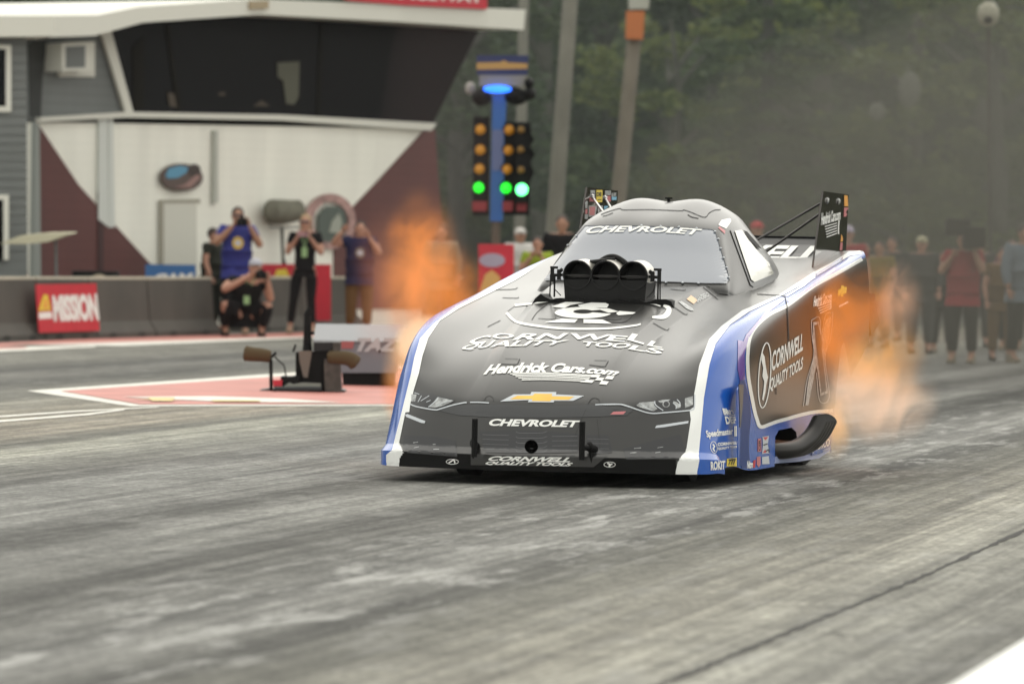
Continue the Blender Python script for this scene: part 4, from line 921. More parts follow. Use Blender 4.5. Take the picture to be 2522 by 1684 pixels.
for pts in ([(316, 120), (345, 90), (345, 270), (322, 270)], [(395, 60), (405, 60), (440, 275), (428, 275)], [(778, 55), (786, 55), (780, 285), (770, 285)]):
    tsheet('mullion', pts, mat('dim_mullion', (.012, .011, .009), .8, spec=.1), .075, .01)
tsheet('interior_post', [(674, 155), (728, 152), (726, 240), (715, 258), (695, 256), (688, 200), (674, 190)], mat('dim_green_board', (.085, .085, .06), .7), .08, .01)
for pts in ([(403, 228), (420, 232), (426, 265), (408, 262)], [(615, 262), (635, 248), (655, 262)], [(530, 228), (545, 228), (545, 236), (530, 236)]):
    tsheet('interior_item', pts, mat('dim_brown_board', (.06, .045, .03), .7), .08, .01)
tsheet('window_frame', [(233, 60), (258, 58), (320, 285), (302, 285)], M_trimw, .09, .06)
tsheet('sill', [(85, 300), (85, 290), (300, 276), (680, 283), (1062, 304), (1048, 322), (680, 297), (300, 290)], M_trimw, .12, .1)
# eave with a low gable over the middle
b = BM(); ev = [tp(-30, 42), tp(130, 40), tp(228, 20), tp(520, 0), tp(1185, 26), tp(1180, 76), tp(860, 55), tp(530, 38), tp(240, 58), tp(120, 90), tp(-30, 95)]
prism(b, [p + nT * .9 for p in ev], -nT * 8.5); put('eave', b, M_trimw, TW)
b = BM(); prism(b, [p + nT * .905 for p in [tp(500, 6), tp(545, 4), tp(545, 24), tp(500, 26)]], nT * .04); put('emblem', b, mat('tan_badge', (.35, .28, .18), .6), TW)
sg = empty('roof_sign', tp(1000, 0), 'red sign board with pale lettering on the tower roof edge', 'sign')
facing_sheet('board', P0b + nT * .95, nT, [(760, -60), (1200, -40), (1200, 24), (1000, 14), (860, 2)], M_signr, sg, .08)
b = BM(); plane_text(b, 'RACEWAY', P0b + nT * .95, nT, ((960, -30), (1190, -18), (1190, 8), (960, -3)), .006, .03); put('lettering', b, M_vinyl, sg)
# trims, pipe, door, badge, window unit
tsheet('corner_board', [(238, 285), (258, 285), (262, 560), (236, 540)], mat('cool_white_trim', (.60, .62, .58), .55), .05, .05)
tsheet('corner_board', [(262, 290), (274, 290), (278, 560), (264, 560)], mat('cool_white_trim', (.60, .62, .58), .55), .04, .05)
tsheet('downpipe', [(520, 322), (530, 322), (530, 500), (518, 500)], mat('cool_grey_trim', (.42, .43, .38), .55), .06, .05)
dr = tsheet('door', [(398, 500), (478, 500), (480, 760), (398, 760)], mat('door_white', (.60, .59, .52), .5), .05, .05)
tsheet('door_frame', [(388, 492), (486, 490), (488, 500), (397, 501), (396, 760), (388, 760)], mat('door_frame_shade', (.34, .32, .26), .6), .055, .03)
tsheet('corner_post', [(78, 300), (88, 310), (92, 760), (72, 760)], mat('grey_post', (.25, .27, .25), .6), .08, .08)
tsheet('maroon_seam', [(236, 470), (250, 482), (250, 760), (236, 760)], mat('deep_maroon', (.05, .02, .02), .7), .045, .01)
b = BM(); prism(b, [plane_hit(P0b, nT, *p) + nT * .05 for p in ell(437, 437, 51, 34, n=28, tilt=.03)], nT * .05); MB_ = put('wall_badge', b, mat('badge_brown', (.10, .07, .06), .6), TW)
b = BM(); prism(b, [plane_hit(P0b, nT, *p) + nT * .101 for p in [(395, 432), (402, 415), (430, 408), (450, 412), (446, 425), (425, 438), (400, 440)]], nT * .01); put('print', b, mat('badge_blue', (.10, .28, .42), .6), MB_)
b = BM(); prism(b, [plane_hit(P0b, nT, *p) + nT * .101 for p in ell(465, 418, 16, 14, n=16)], nT * .01); put('print', b, mat('badge_dark', (.05, .035, .03), .6), MB_)
b = BM(); prism(b, [plane_hit(P0b, nT, *p) + nT * .112 for p in [(440, 455), (470, 430), (480, 436), (455, 462), (415, 462)]], nT * .01); put('print', b, mat('badge_pink', (.30, .18, .16), .6), MB_)
# round track emblem of red ring and dark locomotive shape
b = BM(); ring = ell(805, 545, 62, 68, n=36)
for k in range(36):
    o1 = [plane_hit(P0b, nT, *p) + nT * .05 for p in (ring[k], ring[(k + 1) % 36])]; i1 = [plane_hit(P0b, nT, *p) + nT * .05 for p in (ell(805, 547, 44, 50, n=36)[(k + 1) % 36], ell(805, 547, 44, 50, n=36)[k])]
    prism(b, o1 + i1, nT * .03)
EM = put('emblem', b, mat('emblem_rose', (.36, .22, .20), .6, var=.4, vscale=9), TW)
b = BM(); prism(b, [plane_hit(P0b, nT, *p) + nT * .05 for p in [(775, 590), (775, 530), (795, 508), (825, 508), (842, 520), (846, 560), (835, 600), (800, 606)]], nT * .02); put('print', b, mat('emblem_green', (.08, .10, .085), .6), EM)
b = BM(); prism(b, [plane_hit(P0b, nT, *p) + nT * .072 for p in [(808, 545), (825, 525), (833, 545), (828, 575), (800, 572)]], nT * .01); put('print', b, mat('emblem_pale', (.30, .32, .27), .6), EM)
AC = tsheet('air_conditioner', [(108, 108), (185, 104), (186, 175), (110, 178)], M_trimw, .35, .35)
tsheet('grille', [(118, 116), (166, 113), (166, 167), (118, 169)], mat('ac_grille', (.16, .17, .165), .6), .356, .006, AC)
tsheet('window', [(184, 104), (228, 104), (228, 190), (140, 190), (140, 178), (186, 178)], M_trimw, .05, .05)
tsheet('pane', [(190, 110), (218, 110), (216, 170), (190, 170)], mat('ac_pane', (.12, .13, .13), .3), .06, .008)
tsheet('shadow_gap', [(66, 110), (85, 100), (112, 100), (100, 190), (96, 290), (70, 290)], mat('gap_shadow_dark', (.03, .032, .03), .7), .04, .02)  # dark sheet painting the shade in the gap beside the tower
# grey sided building nearer at the left edge
GBp = atY(60, 700, 77.0); GBp.z = 0; GBn = (Vector((.25, -1, 0))).normalized()
GB = empty('grey_building', GBp, 'grey clapboard building with white framed windows at the left edge', 'building')
def gsheet(name, pts, m, off=0., th=.05, parent=None): return facing_sheet(name, GBp, GBn, pts, m, parent or GB, th, off)
b = BM(); prism(b, [plane_hit(GBp, GBn, x, y) for x, y in [(-900, 95), (65, 95), (68, 800), (-900, 800)]], -GBn * 1.6 + Vector((-.5, 0, 0))); put('wall', b, M_grey, GB)
for k in range(30):
    y = 110 + 22 * k
    gsheet('clapboard', [(-300, y), (66, y), (66, y + 2.2), (-300, y + 2.2)], mat('siding_lap', (.11, .115, .11), .7), .01, .01) if k % 1 == 0 and k < 24 else None
w1 = gsheet('window', [(-60, 112), (26, 112), (26, 276), (-60, 276)], M_trimw, .06); gsheet('pane', [(-50, 122), (12, 122), (12, 262), (-50, 262)], M_win, .07, .01, w1)
w1 = gsheet('window', [(-60, 480), (20, 480), (20, 640), (-60, 640)], M_trimw, .06); gsheet('pane', [(-50, 492), (6, 492), (6, 640), (-50, 640)], M_win, .07, .01, w1)
gsheet('eave', [(-300, 42), (120, 42), (122, 92), (-300, 96)], M_trimw, .35, 1.2)
# ---- things behind the barrier
CN = empty('tilted_table', atY(75, 620, 75), 'cream tilted table top on a thin post behind the barrier', 'table')
b = BM(); prism(b, [atY(x, y, 75) for x, y in zz((0, 560), 5.2267, [(0, 210), (250, 110), (560, 80), (890, 75), (905, 85), (600, 190), (330, 215)])], Vector((0, 1.2, .02))); put('top', b, mat('cream_cloth', (.50, .47, .34), .8), CN)
b = BM(); tube(b, [atY(137, 592, 75.4), atY(140, 740, 75.4)], .02, 8); put('post', b, M_grey, CN)
def banner_behind(x0, x1, ytop, Y, m, label, txt=None, tq=None, extra=None, name='banner'):
    Y *= 1.04
    e = empty(name, atY((x0 + x1) / 2, ytop, Y), label, 'banner'); n_ = Vector((.1, -1, 0)).normalized(); p0 = atY(x0, ytop, Y)
    facing_sheet('sheet', p0, n_, [(x0, ytop), (x1, ytop + 1), (x1, 790), (x0, 790)], m, e)
    if txt:
        b = BM(); plane_text(b, txt, p0, n_, tq, .006, .05, .1); put('lettering', b, M_vinyl, e)
    if extra: facing_sheet('logo', p0, n_, extra, M_yel, e, .004, .008)
banner_behind(358, 482, 651, 77, M_signb, 'blue banner with pale CAM letters behind the barrier', 'CAM', ((382, 674), (475, 672), (475, 697), (376, 699)))
banner_behind(645, 815, 650, 81, M_signr, 'red banner with a yellow disc behind the woman in black', None, None, [(672, 690), (682, 664), (705, 662), (716, 690)])
BK_ = empty('equipment_case', atY(240, 690, 77), 'black equipment case with a pale dome beside it behind the barrier', 'case')
b = BM(); box(b, atY(236, 682, 77), (.62, .4, .16), bev=.02); put('case', b, M_dark, BK_)
b = BM(); ellipsoid(b, atY(243, 700, 76.6), (.16, .16, .14), 2); put('dome', b, M_cbeige, BK_)
# ---- starting tree
XT = 1222
tb = G(1216, 845); YT = tb.y
XM = empty('starting_tree', tb, 'blue drag racing starting tree with amber bulbs and lit green lamps', 'starting lights')
def t_at(x, y, dy=0.): return atY(x, y, YT + dy)
b = BM(); prism(b, [t_at(1213, 235), t_at(1247, 236), t_at(1238, 545), t_at(1207, 545)], (0, .16, 0)); put('post', b, mat('tree_blue', (.015, .10, .34), .4), XM)
b = BM(); prism(b, [t_at(1212, 320, -.01), t_at(1240, 320, -.01), t_at(1238, 420, -.01), t_at(1212, 420, -.01)], (0, .01, 0)); put('post_panel', b, mat('tree_blue_grey', (.10, .13, .27), .4), XM)
b = BM(); tube(b, [t_at(1222, 545, .08), t_at(1216, 840, .08)], .06, 12); put('pedestal', b, mat('brown_steel', (.10, .075, .055), .7), XM)
b = BM(); prism(b, [t_at(1174, 137), t_at(1302, 137), t_at(1299, 185), t_at(1174, 184)], (0, .25, 0)); hd = put('header_sign', b, mat('header_navy', (.012, .02, .09), .5), XM)
b = BM(); prism(b, [t_at(1174, 155, -.01), t_at(1232, 154, -.01), t_at(1240, 149, -.01), t_at(1252, 155, -.01), t_at(1299, 157, -.01), t_at(1299, 170, -.01), t_at(1174, 172, -.01)], (0, .01, 0)); put('lettering', b, mat('header_amber', (.42, .24, .07), .5), hd)
b = BM(); prism(b, [t_at(1180, 186), t_at(1292, 186), t_at(1288, 212), t_at(1180, 212)], (0, .12, 0)); put('bracket', b, mat('bracket_grey', (.2, .19, .19), .5), XM)
def lampmat(n, c, s): return mat(n, tuple(min(1, k * .4) for k in c), .3, emit=c, estr=s)
M_lb = lampmat('blue_lamp', (.02, .16, 1.0), 3.2); M_lg = lampmat('green_lamp', (.02, 1.0, .03), 1.6); M_lgb = lampmat('bright_green_lamp', (.12, 1.0, .28), 5.0)
M_am = mat('amber_bulb', (.46, .20, .015), .35, emit=(.5, .2, .01), estr=.22); M_amd = mat('dim_amber_bulb', (.22, .12, .02), .35)
b = BM(); ellipsoid(b, t_at(1225, 220, -.06), (.20, .08, .055), 2); put('lamp', b, M_lb, XM)
for (x, y, rx, ry) in ((1186, 240, .14, .12), (1272, 238, .17, .12), (1304, 232, .09, .09), (1303, 206, .07, .08)):
    b = BM(); ellipsoid(b, t_at(x, y, .0), (rx, .12, ry), 2); put('stage_lamp_hood', b, M_dark, XM)
b = BM(); ellipsoid(b, t_at(1158, 218, .3), (.07, .07, .09), 2); put('stage_lamp', b, mat('pale_lamp', (.35, .32, .29), .5), XM)
def column(pts, lamps, off):
    b = BM(); prism(b, [t_at(x, y, off) for x, y in pts], (0, .22, 0)); c = put('light_column', b, M_dark, XM)
    for (x, y, r_, m) in lamps:
        b = BM(); ellipsoid(b, t_at(x, y, off - .02), (r_, .05, r_), 2); put('bulb', b, m, c, smooth=True)
        b = BM(); rg = [t_at(x, y, off - .0) + Vector((math.cos(a) * r_ * 1.12, 0, math.sin(a) * r_ * 1.12)) for a in [k * math.pi / 8 for k in range(0, 9)]]; tube(b, [p + Vector((0, -.05, 0)) for p in rg], .014, 6)
        put('visor', b, M_dark, c)
column([(1166, 288), (1206, 288), (1204, 530), (1164, 530)], [(1183, 319, .075, M_am), (1183, 369, .075, M_am), (1181, 416, .075, M_am), (1179, 462, .072, M_lg)], 0)
column([(1242, 300), (1306, 302), (1308, 330), (1316, 345), (1306, 360), (1318, 380), (1306, 400), (1316, 425), (1304, 450), (1304, 530), (1240, 530)], [(1254, 320, .072, M_am), (1252, 370, .070, M_am), (1249, 417, .070, M_am), (1246, 463, .074, M_lg)], 0)
column([(1272, 305), (1300, 306), (1298, 500), (1270, 500)], [(1283, 319, .055, M_amd), (1282, 368, .055, M_amd), (1283, 418, .055, M_amd), (1285, 467, .082, M_lgb)], -.25)
for x0, x1 in ((1163, 1200), (1238, 1264), (1272, 1298)):
    b = BM(); prism(b, [t_at(x0, 496, -.06), t_at(x1, 496, -.06), t_at(x1 - 2, 520, -.06), t_at(x0, 520, -.06)], (0, .05, 0)); put('foul_lamp', b, mat('dull_red_lamp', (.22, .01, .015), .4), XM)
e = empty('sign_box', G(1220, 830), 'red box sign with a pale oval at the foot of the starting tree', 'sign')
YS = YT - 1.5
b = BM(); prism(b, [atY(1178, 601, YS), atY(1266, 602, YS), atY(1266, 845, YS), atY(1178, 845, YS)], (0, .3, 0)); put('board', b, M_signr, e)
b = BM(); prism(b, [atY(x, y, YS - .01) for x, y in ell(1212, 641, 32, 17, n=24)], (0, .01, 0)); put('print', b, mat('sign_lilac', (.36, .30, .38), .5), e)
b = BM(); prism(b, [atY(x, y, YS - .01) for x, y in [(1180, 720), (1195, 675), (1212, 665), (1230, 680), (1240, 720)]], (0, .01, 0)); put('print', b, mat('sign_amber', (.62, .34, .10), .5), e)
# ---- camera and microphone cart on the painted island
cg = G(740, 966); YC = cg.y
def c_at(x, y, dy=0.): return atY(x, y, YC + dy)
MC = empty('camera_cart', cg, 'low black camera box with a mast and two brown fur microphones on the red island', 'camera cart')
b = BM(); prism(b, [c_at(728, 867), c_at(835, 863), c_at(840, 960), c_at(690, 960), c_at(700, 930), c_at(728, 925)], (0, .35, 0)); put('housing', b, M_dark, MC)
b = BM(); prism(b, [c_at(772, 842, -.03), c_at(838, 842, -.03), c_at(838, 862, -.03), c_at(772, 864, -.03)], (0, .3, 0)); put('top_box', b, M_carbon, MC)
b = BM(); prism(b, [c_at(820, 843, -.06), c_at(838, 842, -.06), c_at(840, 965, -.06), c_at(800, 965, -.06), c_at(798, 885, -.06), c_at(820, 880, -.06)], (0, .05, 0)); put('side_panel', b, mat('grimy_metal', (.055, .047, .038), .6, var=.5, vscale=14), MC)
b = BM(); prism(b, [c_at(735, 864, -.05), c_at(768, 864, -.05), c_at(765, 885, -.05), c_at(757, 930, -.05), c_at(747, 928, -.05), c_at(738, 890, -.05)], (0, .04, 0)); put('cloth_strap', b, mat('dusty_cloth', (.14, .12, .10), .9), MC)
b = BM(); prism(b, [c_at(640, 968), c_at(640, 960), c_at(662, 957), c_at(830, 957), c_at(850, 962), c_at(848, 969), c_at(660, 971)], (0, .5, 0)); put('base_plate', b, M_carbon, MC)
b = BM(); tube(b, [c_at(675, 959, -.15), c_at(792, 960, -.15)], .03, 10); put('base_bar', b, M_carbon, MC)
b = BM(); prism(b, [c_at(672, 936, -.1), c_at(695, 935, -.1), c_at(694, 952, -.1), c_at(674, 953, -.1)], (0, .05, 0)); put('red_tag', b, M_signr, MC)
b = BM(); prism(b, [c_at(700, 950, -.1), c_at(712, 942, -.1), c_at(722, 946, -.1), c_at(745, 942, -.1), c_at(790, 944, -.1), c_at(790, 955, -.1), c_at(702, 955, -.1)], (0, .05, 0)); put('pale_plate', b, mat('pale_plate', (.22, .23, .2), .6), MC)
b = BM(); tube(b, [c_at(757, 866, .1), c_at(757, 842, .1), c_at(758, 770, .1), c_at(764, 759, .1)], [.045, .038, .032, .024], 10); tube(b, [c_at(764, 820, .05), c_at(774, 820, .05)], .016, 8); put('mast', b, M_dark, MC)
b = BM(); tube(b, [c_at(722, 866), c_at(727, 852), c_at(728, 848)], .010, 8); tube(b, [c_at(748, 775, .05), c_at(772, 775, .05)], .008, 6); put('knob', b, M_dark, MC)
b = BM(); tube(b, [c_at(668, 962), c_at(667, 885)], .016, 8); tube(b, [c_at(663, 885), c_at(680, 868)], .012, 8); put('mic_stand', b, M_dark, MC)
b = BM(); tube(b, [c_at(812, 962), c_at(812, 885)], .016, 8); put('mic_stand', b, M_dark, MC)
b = BM(); tube(b, [c_at(700, 958, -.1), c_at(668, 966, -.25), c_at(640, 972, -.3), c_at(600, 968, -.1), c_at(560, 971, 0)], .008, 6); put('cable', b, M_dark, MC)
b = BM(); tube(b, [c_at(676, 878), c_at(700, 900), c_at(705, 930), c_at(712, 950)], .007, 6); put('cable', b, M_dark, MC)
b = BM(); box(b, c_at(715, 940, .1), (.16, .3, .10), bev=.01); put('battery_box', b, M_dark, MC)
def fuzz(pts, rad, label):
    b = BM(); P = spline([V3(p) for p in pts], 5); n_ = len(P); tube(b, P, [rad[0] + (rad[1] - rad[0]) * k / (n_ - 1) if 0 < k < n_ - 1 else rad[0] * .6 for k in range(n_)], 16)
    o = put('fur_microphone', b, M_fuzz, None, smooth=True); prop(o, label, 'microphone', 'fur covered microphones on the cart')
fuzz([c_at(600, 869, -.02), c_at(620, 872, -.02), c_at(645, 874, -.02), c_at(667, 878, -.02)], (.068, .054), 'brown fur covered microphone pointing left on the camera cart')
fuzz([c_at(806, 880, -.05), c_at(835, 880, -.05), c_at(862, 884, -.05), c_at(880, 898, -.05)], (.055, .068), 'brown fur covered microphone pointing right on the camera cart')
# grey ramp-like sign block behind the cart
gg = G(870, 955); YG = gg.y + .6
SB = empty('sign_block', G(870, 955), 'grey wedge shaped block with white letters on dark feet, behind the camera cart', 'sign block')
g_at = lambda x, y, dy=0.: atY(x, y, YG + dy)
b = BM(); prism(b, [g_at(772, 838), g_at(988, 842), g_at(975, 918), g_at(838, 918), g_at(836, 860)], (0, .9, 0)); put('face', b, mat('grey_board', (.15, .16, .18), .5), SB)
b = BM(); v = [g_at(772, 838), g_at(778, 797, .95), g_at(1010, 800, .95), g_at(988, 842)]; prism(b, v, Vector((0, .0, -.03))); put('top_panel', b, mat('grey_board_top', (.13, .135, .15), .5), SB)
b = BM(); prism(b, [g_at(842, 918, .05), g_at(972, 918, .05), g_at(968, 955, .05), g_at(846, 955, .05)], (0, .8, 0)); put('foot', b, M_dark, SB)
facing_sheet('stripe', g_at(838, 840), Vector((0, -1, 0)), [(838, 840), (873, 840), (869, 858), (838, 858)], mat('faded_red_board', (.30, .08, .08), .5), SB, .01, .012)
b = BM(); plane_text(b, 'TAZ', g_at(838, 840), Vector((0, -1, 0)), ((880, 832), (985, 832), (982, 866), (872, 866)), .014, .06, .2); put('lettering', b, mat('dull_white_letters', (.38, .39, .40), .6), SB)
# round foam reflector on a stand behind the barrier
RS = empty('foam_microphone', Vector((atY(712, 820, 84.5).x, 84.9, 0)), 'big round olive foam microphone on a thin black stand', 'microphone')
b = BM(); P = [atY(655, 521, 84.5), atY(668, 521, 84.5), atY(690, 522, 84.7), atY(715, 521, 84.9), atY(738, 517, 85)]; tube(b, P, [.12, .178, .185, .17, .15], 20); put('foam_cover', b, M_foam, RS, smooth=True, angle=50)
b = BM(); tube(b, [atY(664, 555, 84.5), atY(668, 560, 84.5), atY(740, 560, 84.9), atY(741, 555, 84.9)], .012, 8); put('yoke', b, M_grey, RS)
b = BM(); tube(b, [atY(694, 560, 84.7), atY(697, 640, 84.7), atY(700, 690, 84.7)], .022, 8); P3 = atY(700, 640, 84.7)
for a in (0, 2.1, 4.2): tube(b, [P3, P3 + Vector((.35 * math.cos(a), .35 * math.sin(a), -P3.z + .01))], .014, 6)
put('stand', b, M_dark, RS)
# ---- white edge of the near wall
e0 = G(2522, 1568); e1 = G(2330, 1684); dd = (e0 - e1).normalized(); sd_ = Vector((dd.y, -dd.x, 0)).normalized()
hh = .30
E0 = G(2522, 1563, hh); dd = Vector((math.sin(ALPHA), math.cos(ALPHA), 0)); sd_ = Vector((math.cos(ALPHA), -math.sin(ALPHA), 0))
b = BM(); prof = [(.02, -.005), (0, .02), (0, hh - .03), (.012, hh - .006), (.03, hh), (.37, hh), (.4, hh - .03), (.4, -.005)]
bx = E0 - dd * 9
prism(b, [bx + sd_ * q + ZZ * (z - hh) for q, z in prof], dd * 9.6)
# rounded far end
nw = put('low_wall', b, mat('bright_white_paint', (.86, .86, .82), .5, var=.02), None); prop(nw, 'low white painted wall cut off by the bottom right corner', 'wall')
# ================================================================== PEOPLE
def skin_mesh(nodes, edges, sub=2):
    """nodes: {name: (pos, radius)}; grows one continuous surface round the edges"""
    names_ = list(nodes); me = bpy.data.meshes.new('s')
    me.from_pydata([nodes[n][0] for n in names_], [(names_.index(a), names_.index(c)) for a, c in edges], [])
    o = bpy.data.objects.new('s', me); COL.objects.link(o)
    md = o.modifiers.new('k', 'SKIN'); md.use_smooth_shade = True
    if sub: sb = o.modifiers.new('u', 'SUBSURF'); sb.levels = sub; sb.render_levels = sub
    for i, n in enumerate(names_):
        r_ = nodes[n][1]; r_ = r_ if isinstance(r_, tuple) else (r_, r_)
        me.skin_vertices[0].data[i].radius = r_
    me.skin_vertices[0].data[0].use_root = True
    dg = bpy.context.evaluated_depsgraph_get(); dg.update()
    out = bpy.data.meshes.new_from_object(o.evaluated_get(dg)); bpy.data.objects.remove(o, do_unlink=True)
    return out
def join_into(b, me, mi=0):
    n0 = len(b.faces); b.from_mesh(me); b.faces.ensure_lookup_table()
    for f in b.faces[n0:]: f.material_index = mi; f.smooth = True
POSES = {
 # z up, x = image right, -y toward the lens; unit: metres for a 1.78 m adult
 'stand': dict(pel=(0, 0, .95), chest=(0, 0, 1.28), neck=(0, 0, 1.47), head=(0, -.02, 1.60), shL=(-.19, 0, 1.42), shR=(.19, 0, 1.42), elL=(-.26, -.02, 1.14), elR=(.26, -.02, 1.14), haL=(-.25, -.12, .90), haR=(.25, -.12, .90),
               hiL=(-.10, 0, .90), hiR=(.10, 0, .90), knL=(-.12, -.02, .50), knR=(.12, -.02, .50), anL=(-.13, .02, .09), anR=(.13, .02, .09)),
}
POSES['photo'] = dict(POSES['stand'], elL=(-.30, -.14, 1.22), elR=(.31, -.12, 1.20), haL=(-.05, -.24, 1.50), haR=(.13, -.24, 1.50), head=(0, -.05, 1.60))
POSES['phone'] = dict(POSES['stand'], elL=(-.25, -.12, 1.15), elR=(.25, -.12, 1.15), haL=(-.07, -.30, 1.42), haR=(.07, -.30, 1.42), knL=(-.15, -.02, .50), anL=(-.20, .02, .09), knR=(.10, -.03, .50))
POSES['armsup'] = dict(POSES['stand'], elL=(-.42, -.05, 1.36), haL=(-.26, -.15, 1.58), elR=(.30, -.1, 1.22), haR=(.12, -.2, 1.5))
POSES['crouch'] = dict(pel=(-.02, .14, .30), chest=(0, .0, .58), neck=(.04, -.06, .78), head=(.10, -.13, .90), shL=(-.20, -.05, .72), shR=(.24, -.05, .74), elL=(-.33, -.24, .60), elR=(.30, -.22, .48), haL=(.05, -.36, .82), haR=(.24, -.36, .76),
               hiL=(-.12, .08, .29), hiR=(.12, .08, .29), knL=(-.30, -.26, .44), knR=(.28, -.22, .42), anL=(-.28, -.02, .09), anR=(.20, -.05, .09))
POSES['shoulder_camera'] = dict(POSES['stand'], elR=(.28, -.15, 1.2), haR=(.16, -.2, 1.52), elL=(-.28, -.1, 1.18), haL=(-.1, -.22, 1.42))
POSES['sit'] = dict(pel=(0, 0, .5), chest=(0, 0, .82), neck=(0, -.02, 1.0), head=(0, -.05, 1.12), shL=(-.19, 0, .95), shR=(.19, 0, .95), elL=(-.25, -.1, .7), elR=(.25, -.1, .7), haL=(-.12, -.3, .62), haR=(.12, -.3, .62),
               hiL=(-.1, 0, .48), hiR=(.1, 0, .48), knL=(-.14, -.42, .5), knR=(.14, -.42, .5), anL=(-.14, -.42, .09), anR=(.14, -.42, .09))
def person(base, H, pose, label, top, legs, skin=None, hair=None, cap=None, turn=0., build=1., shades=False, group=None, long_sleeve=False, long_hair=False, logo=None, lanyard=None):
    skin = skin or M_skin; J = {k: Vector(v) for k, v in POSES[pose].items()}; s = H / 1.78
    rt = Matrix.Rotation(turn, 3, 'Z'); base = Vector(base)
    J = {k: base + rt @ (v * s) for k, v in J.items()}
    fwd = rt @ Vector((0, -1, 0)); rgt = rt @ Vector((1, 0, 0)); q = s * build
    E_ = empty('person', base, label, 'person', group)
    mid = lambda a, c, t=.5: J[a].lerp(J[c], t)
    nd = {'pel': (J['pel'], (.115 * q, .085 * q)), 'waist': (mid('pel', 'chest'), (.10 * q, .075 * q)), 'chest': (J['chest'], (.125 * q, .08 * q)), 'up': (mid('chest', 'neck', .6), (.10 * q, .07 * q)), 'neck': (J['neck'], .055 * s), 'headb': (J['neck'].lerp(J['head'], .55), .06 * s)}
    ed = [('pel', 'waist'), ('waist', 'chest'), ('chest', 'up'), ('up', 'neck'), ('neck', 'headb')]
    for sd in 'LR':
        nd.update({'sh' + sd: (J['sh' + sd], .065 * q), 'el' + sd: (J['el' + sd], .042 * q), 'fa' + sd: (mid('el' + sd, 'ha' + sd, .4), .04 * q), 'wr' + sd: (mid('el' + sd, 'ha' + sd, .93), .026 * q),
                   'hi' + sd: (J['hi' + sd], .095 * q), 'th' + sd: (mid('hi' + sd, 'kn' + sd), .082 * q), 'kn' + sd: (J['kn' + sd], .056 * q), 'ca' + sd: (mid('kn' + sd, 'an' + sd, .35), .056 * q), 'an' + sd: (J['an' + sd], .038 * q), 'to' + sd: (J['an' + sd] + fwd * .15 * s - ZZ * .055 * s, .035 * s)})
        ed += [('up', 'sh' + sd), ('sh' + sd, 'el' + sd), ('el' + sd, 'fa' + sd), ('fa' + sd, 'wr' + sd), ('pel', 'hi' + sd), ('hi' + sd, 'th' + sd), ('th' + sd, 'kn' + sd), ('kn' + sd, 'ca' + sd), ('ca' + sd, 'an' + sd), ('an' + sd, 'to' + sd)]
    b = BM(); join_into(b, skin_mesh(nd, ed, 2))
    hc = J['head']; R3 = rt.to_4x4()
    ellipsoid(b, hc, (.076 * s, .095 * s, .115 * s), 3, rt)
    ellipsoid(b, hc + fwd * .095 * s - ZZ * .01 * s, (.014 * s, .02 * s, .026 * s), 2, rt)       # nose
    ellipsoid(b, hc + fwd * .06 * s - ZZ * .07 * s, (.045 * s, .035 * s, .04 * s), 2, rt)       # jaw
    for sg_ in (-1, 1): ellipsoid(b, hc + rgt * sg_ * .078 * s, (.012 * s, .022 * s, .03 * s), 2, rt)
    for sd in 'LR':                                                                              # hands: palm, four bent fingers, thumb
        w0 = mid('el' + sd, 'ha' + sd, .93); d = (J['ha' + sd] - J['el' + sd]).normalized(); side = rgt * (1 if sd == 'L' else -1)
        side = (side - d * side.dot(d)).normalized(); nn = d.cross(side).normalized()
        if nn.dot(fwd) < 0: nn = -nn
        pc = w0 + d * .05 * s; rot3 = Matrix((side, nn, d)).transposed()
        ellipsoid(b, pc, (.042 * s, .018 * s, .052 * s), 2, rot3)
        for k in range(4):
            f0 = pc + d * .04 * s + side * (.03 - .02 * k) * s; ln = (.026, .030, .028, .021)[k] * s
            tube(b, [f0, f0 + d * ln + nn * .004 * s, f0 + d * ln * 1.6 + nn * .022 * s, f0 + d * ln * 1.5 + nn * .042 * s], [.0095 * s, .009 * s, .0085 * s, .007 * s], 6)
        t0 = pc + side * .035 * s - d * .01 * s; tube(b, [t0, t0 + side * .025 * s + d * .02 * s + nn * .01 * s, t0 + side * .025 * s + d * .045 * s + nn * .02 * s], [.012 * s, .010 * s, .008 * s], 6)
    put('body', b, skin, E_, smooth=True)
    # eyes and mouth, as one small face part each
    for sg_ in (-1, 1):
        b = BM(); ellipsoid(b, hc + fwd * .088 * s + rgt * sg_ * .03 * s + ZZ * .012 * s, (.012 * s, .006 * s, .007 * s), 1, rt); put('eye', b, M_dark, E_)
    # clothes
    e_ = 1.16
    tn = {k: (v[0], tuple(r * e_ for r in v[1]) if isinstance(v[1], tuple) else v[1] * e_) for k, v in nd.items() if k in ('pel', 'waist', 'chest', 'up', 'shL', 'shR')}
    te = [('pel', 'waist'), ('waist', 'chest'), ('chest', 'up'), ('up', 'shL'), ('up', 'shR')]
    tn['tail'] = (J['pel'] - ZZ * .02 * s + (J['hiL'] + J['hiR'] - J['pel'] * 2) * .0, (.178 * q, .135 * q)); te.append(('pel', 'tail'))
    tn['pel'] = (J['pel'], (.178 * q, .135 * q)); tn['waist'] = (mid('pel', 'chest'), (.165 * q, .13 * q)); tn['chest'] = (J['chest'], (.195 * q, .135 * q)); tn['up'] = (tn['up'][0], (.16 * q, .115 * q))
    tn['collar'] = (J['neck'].lerp(J['chest'], .12), .066 * s); te.append(('up', 'collar'))
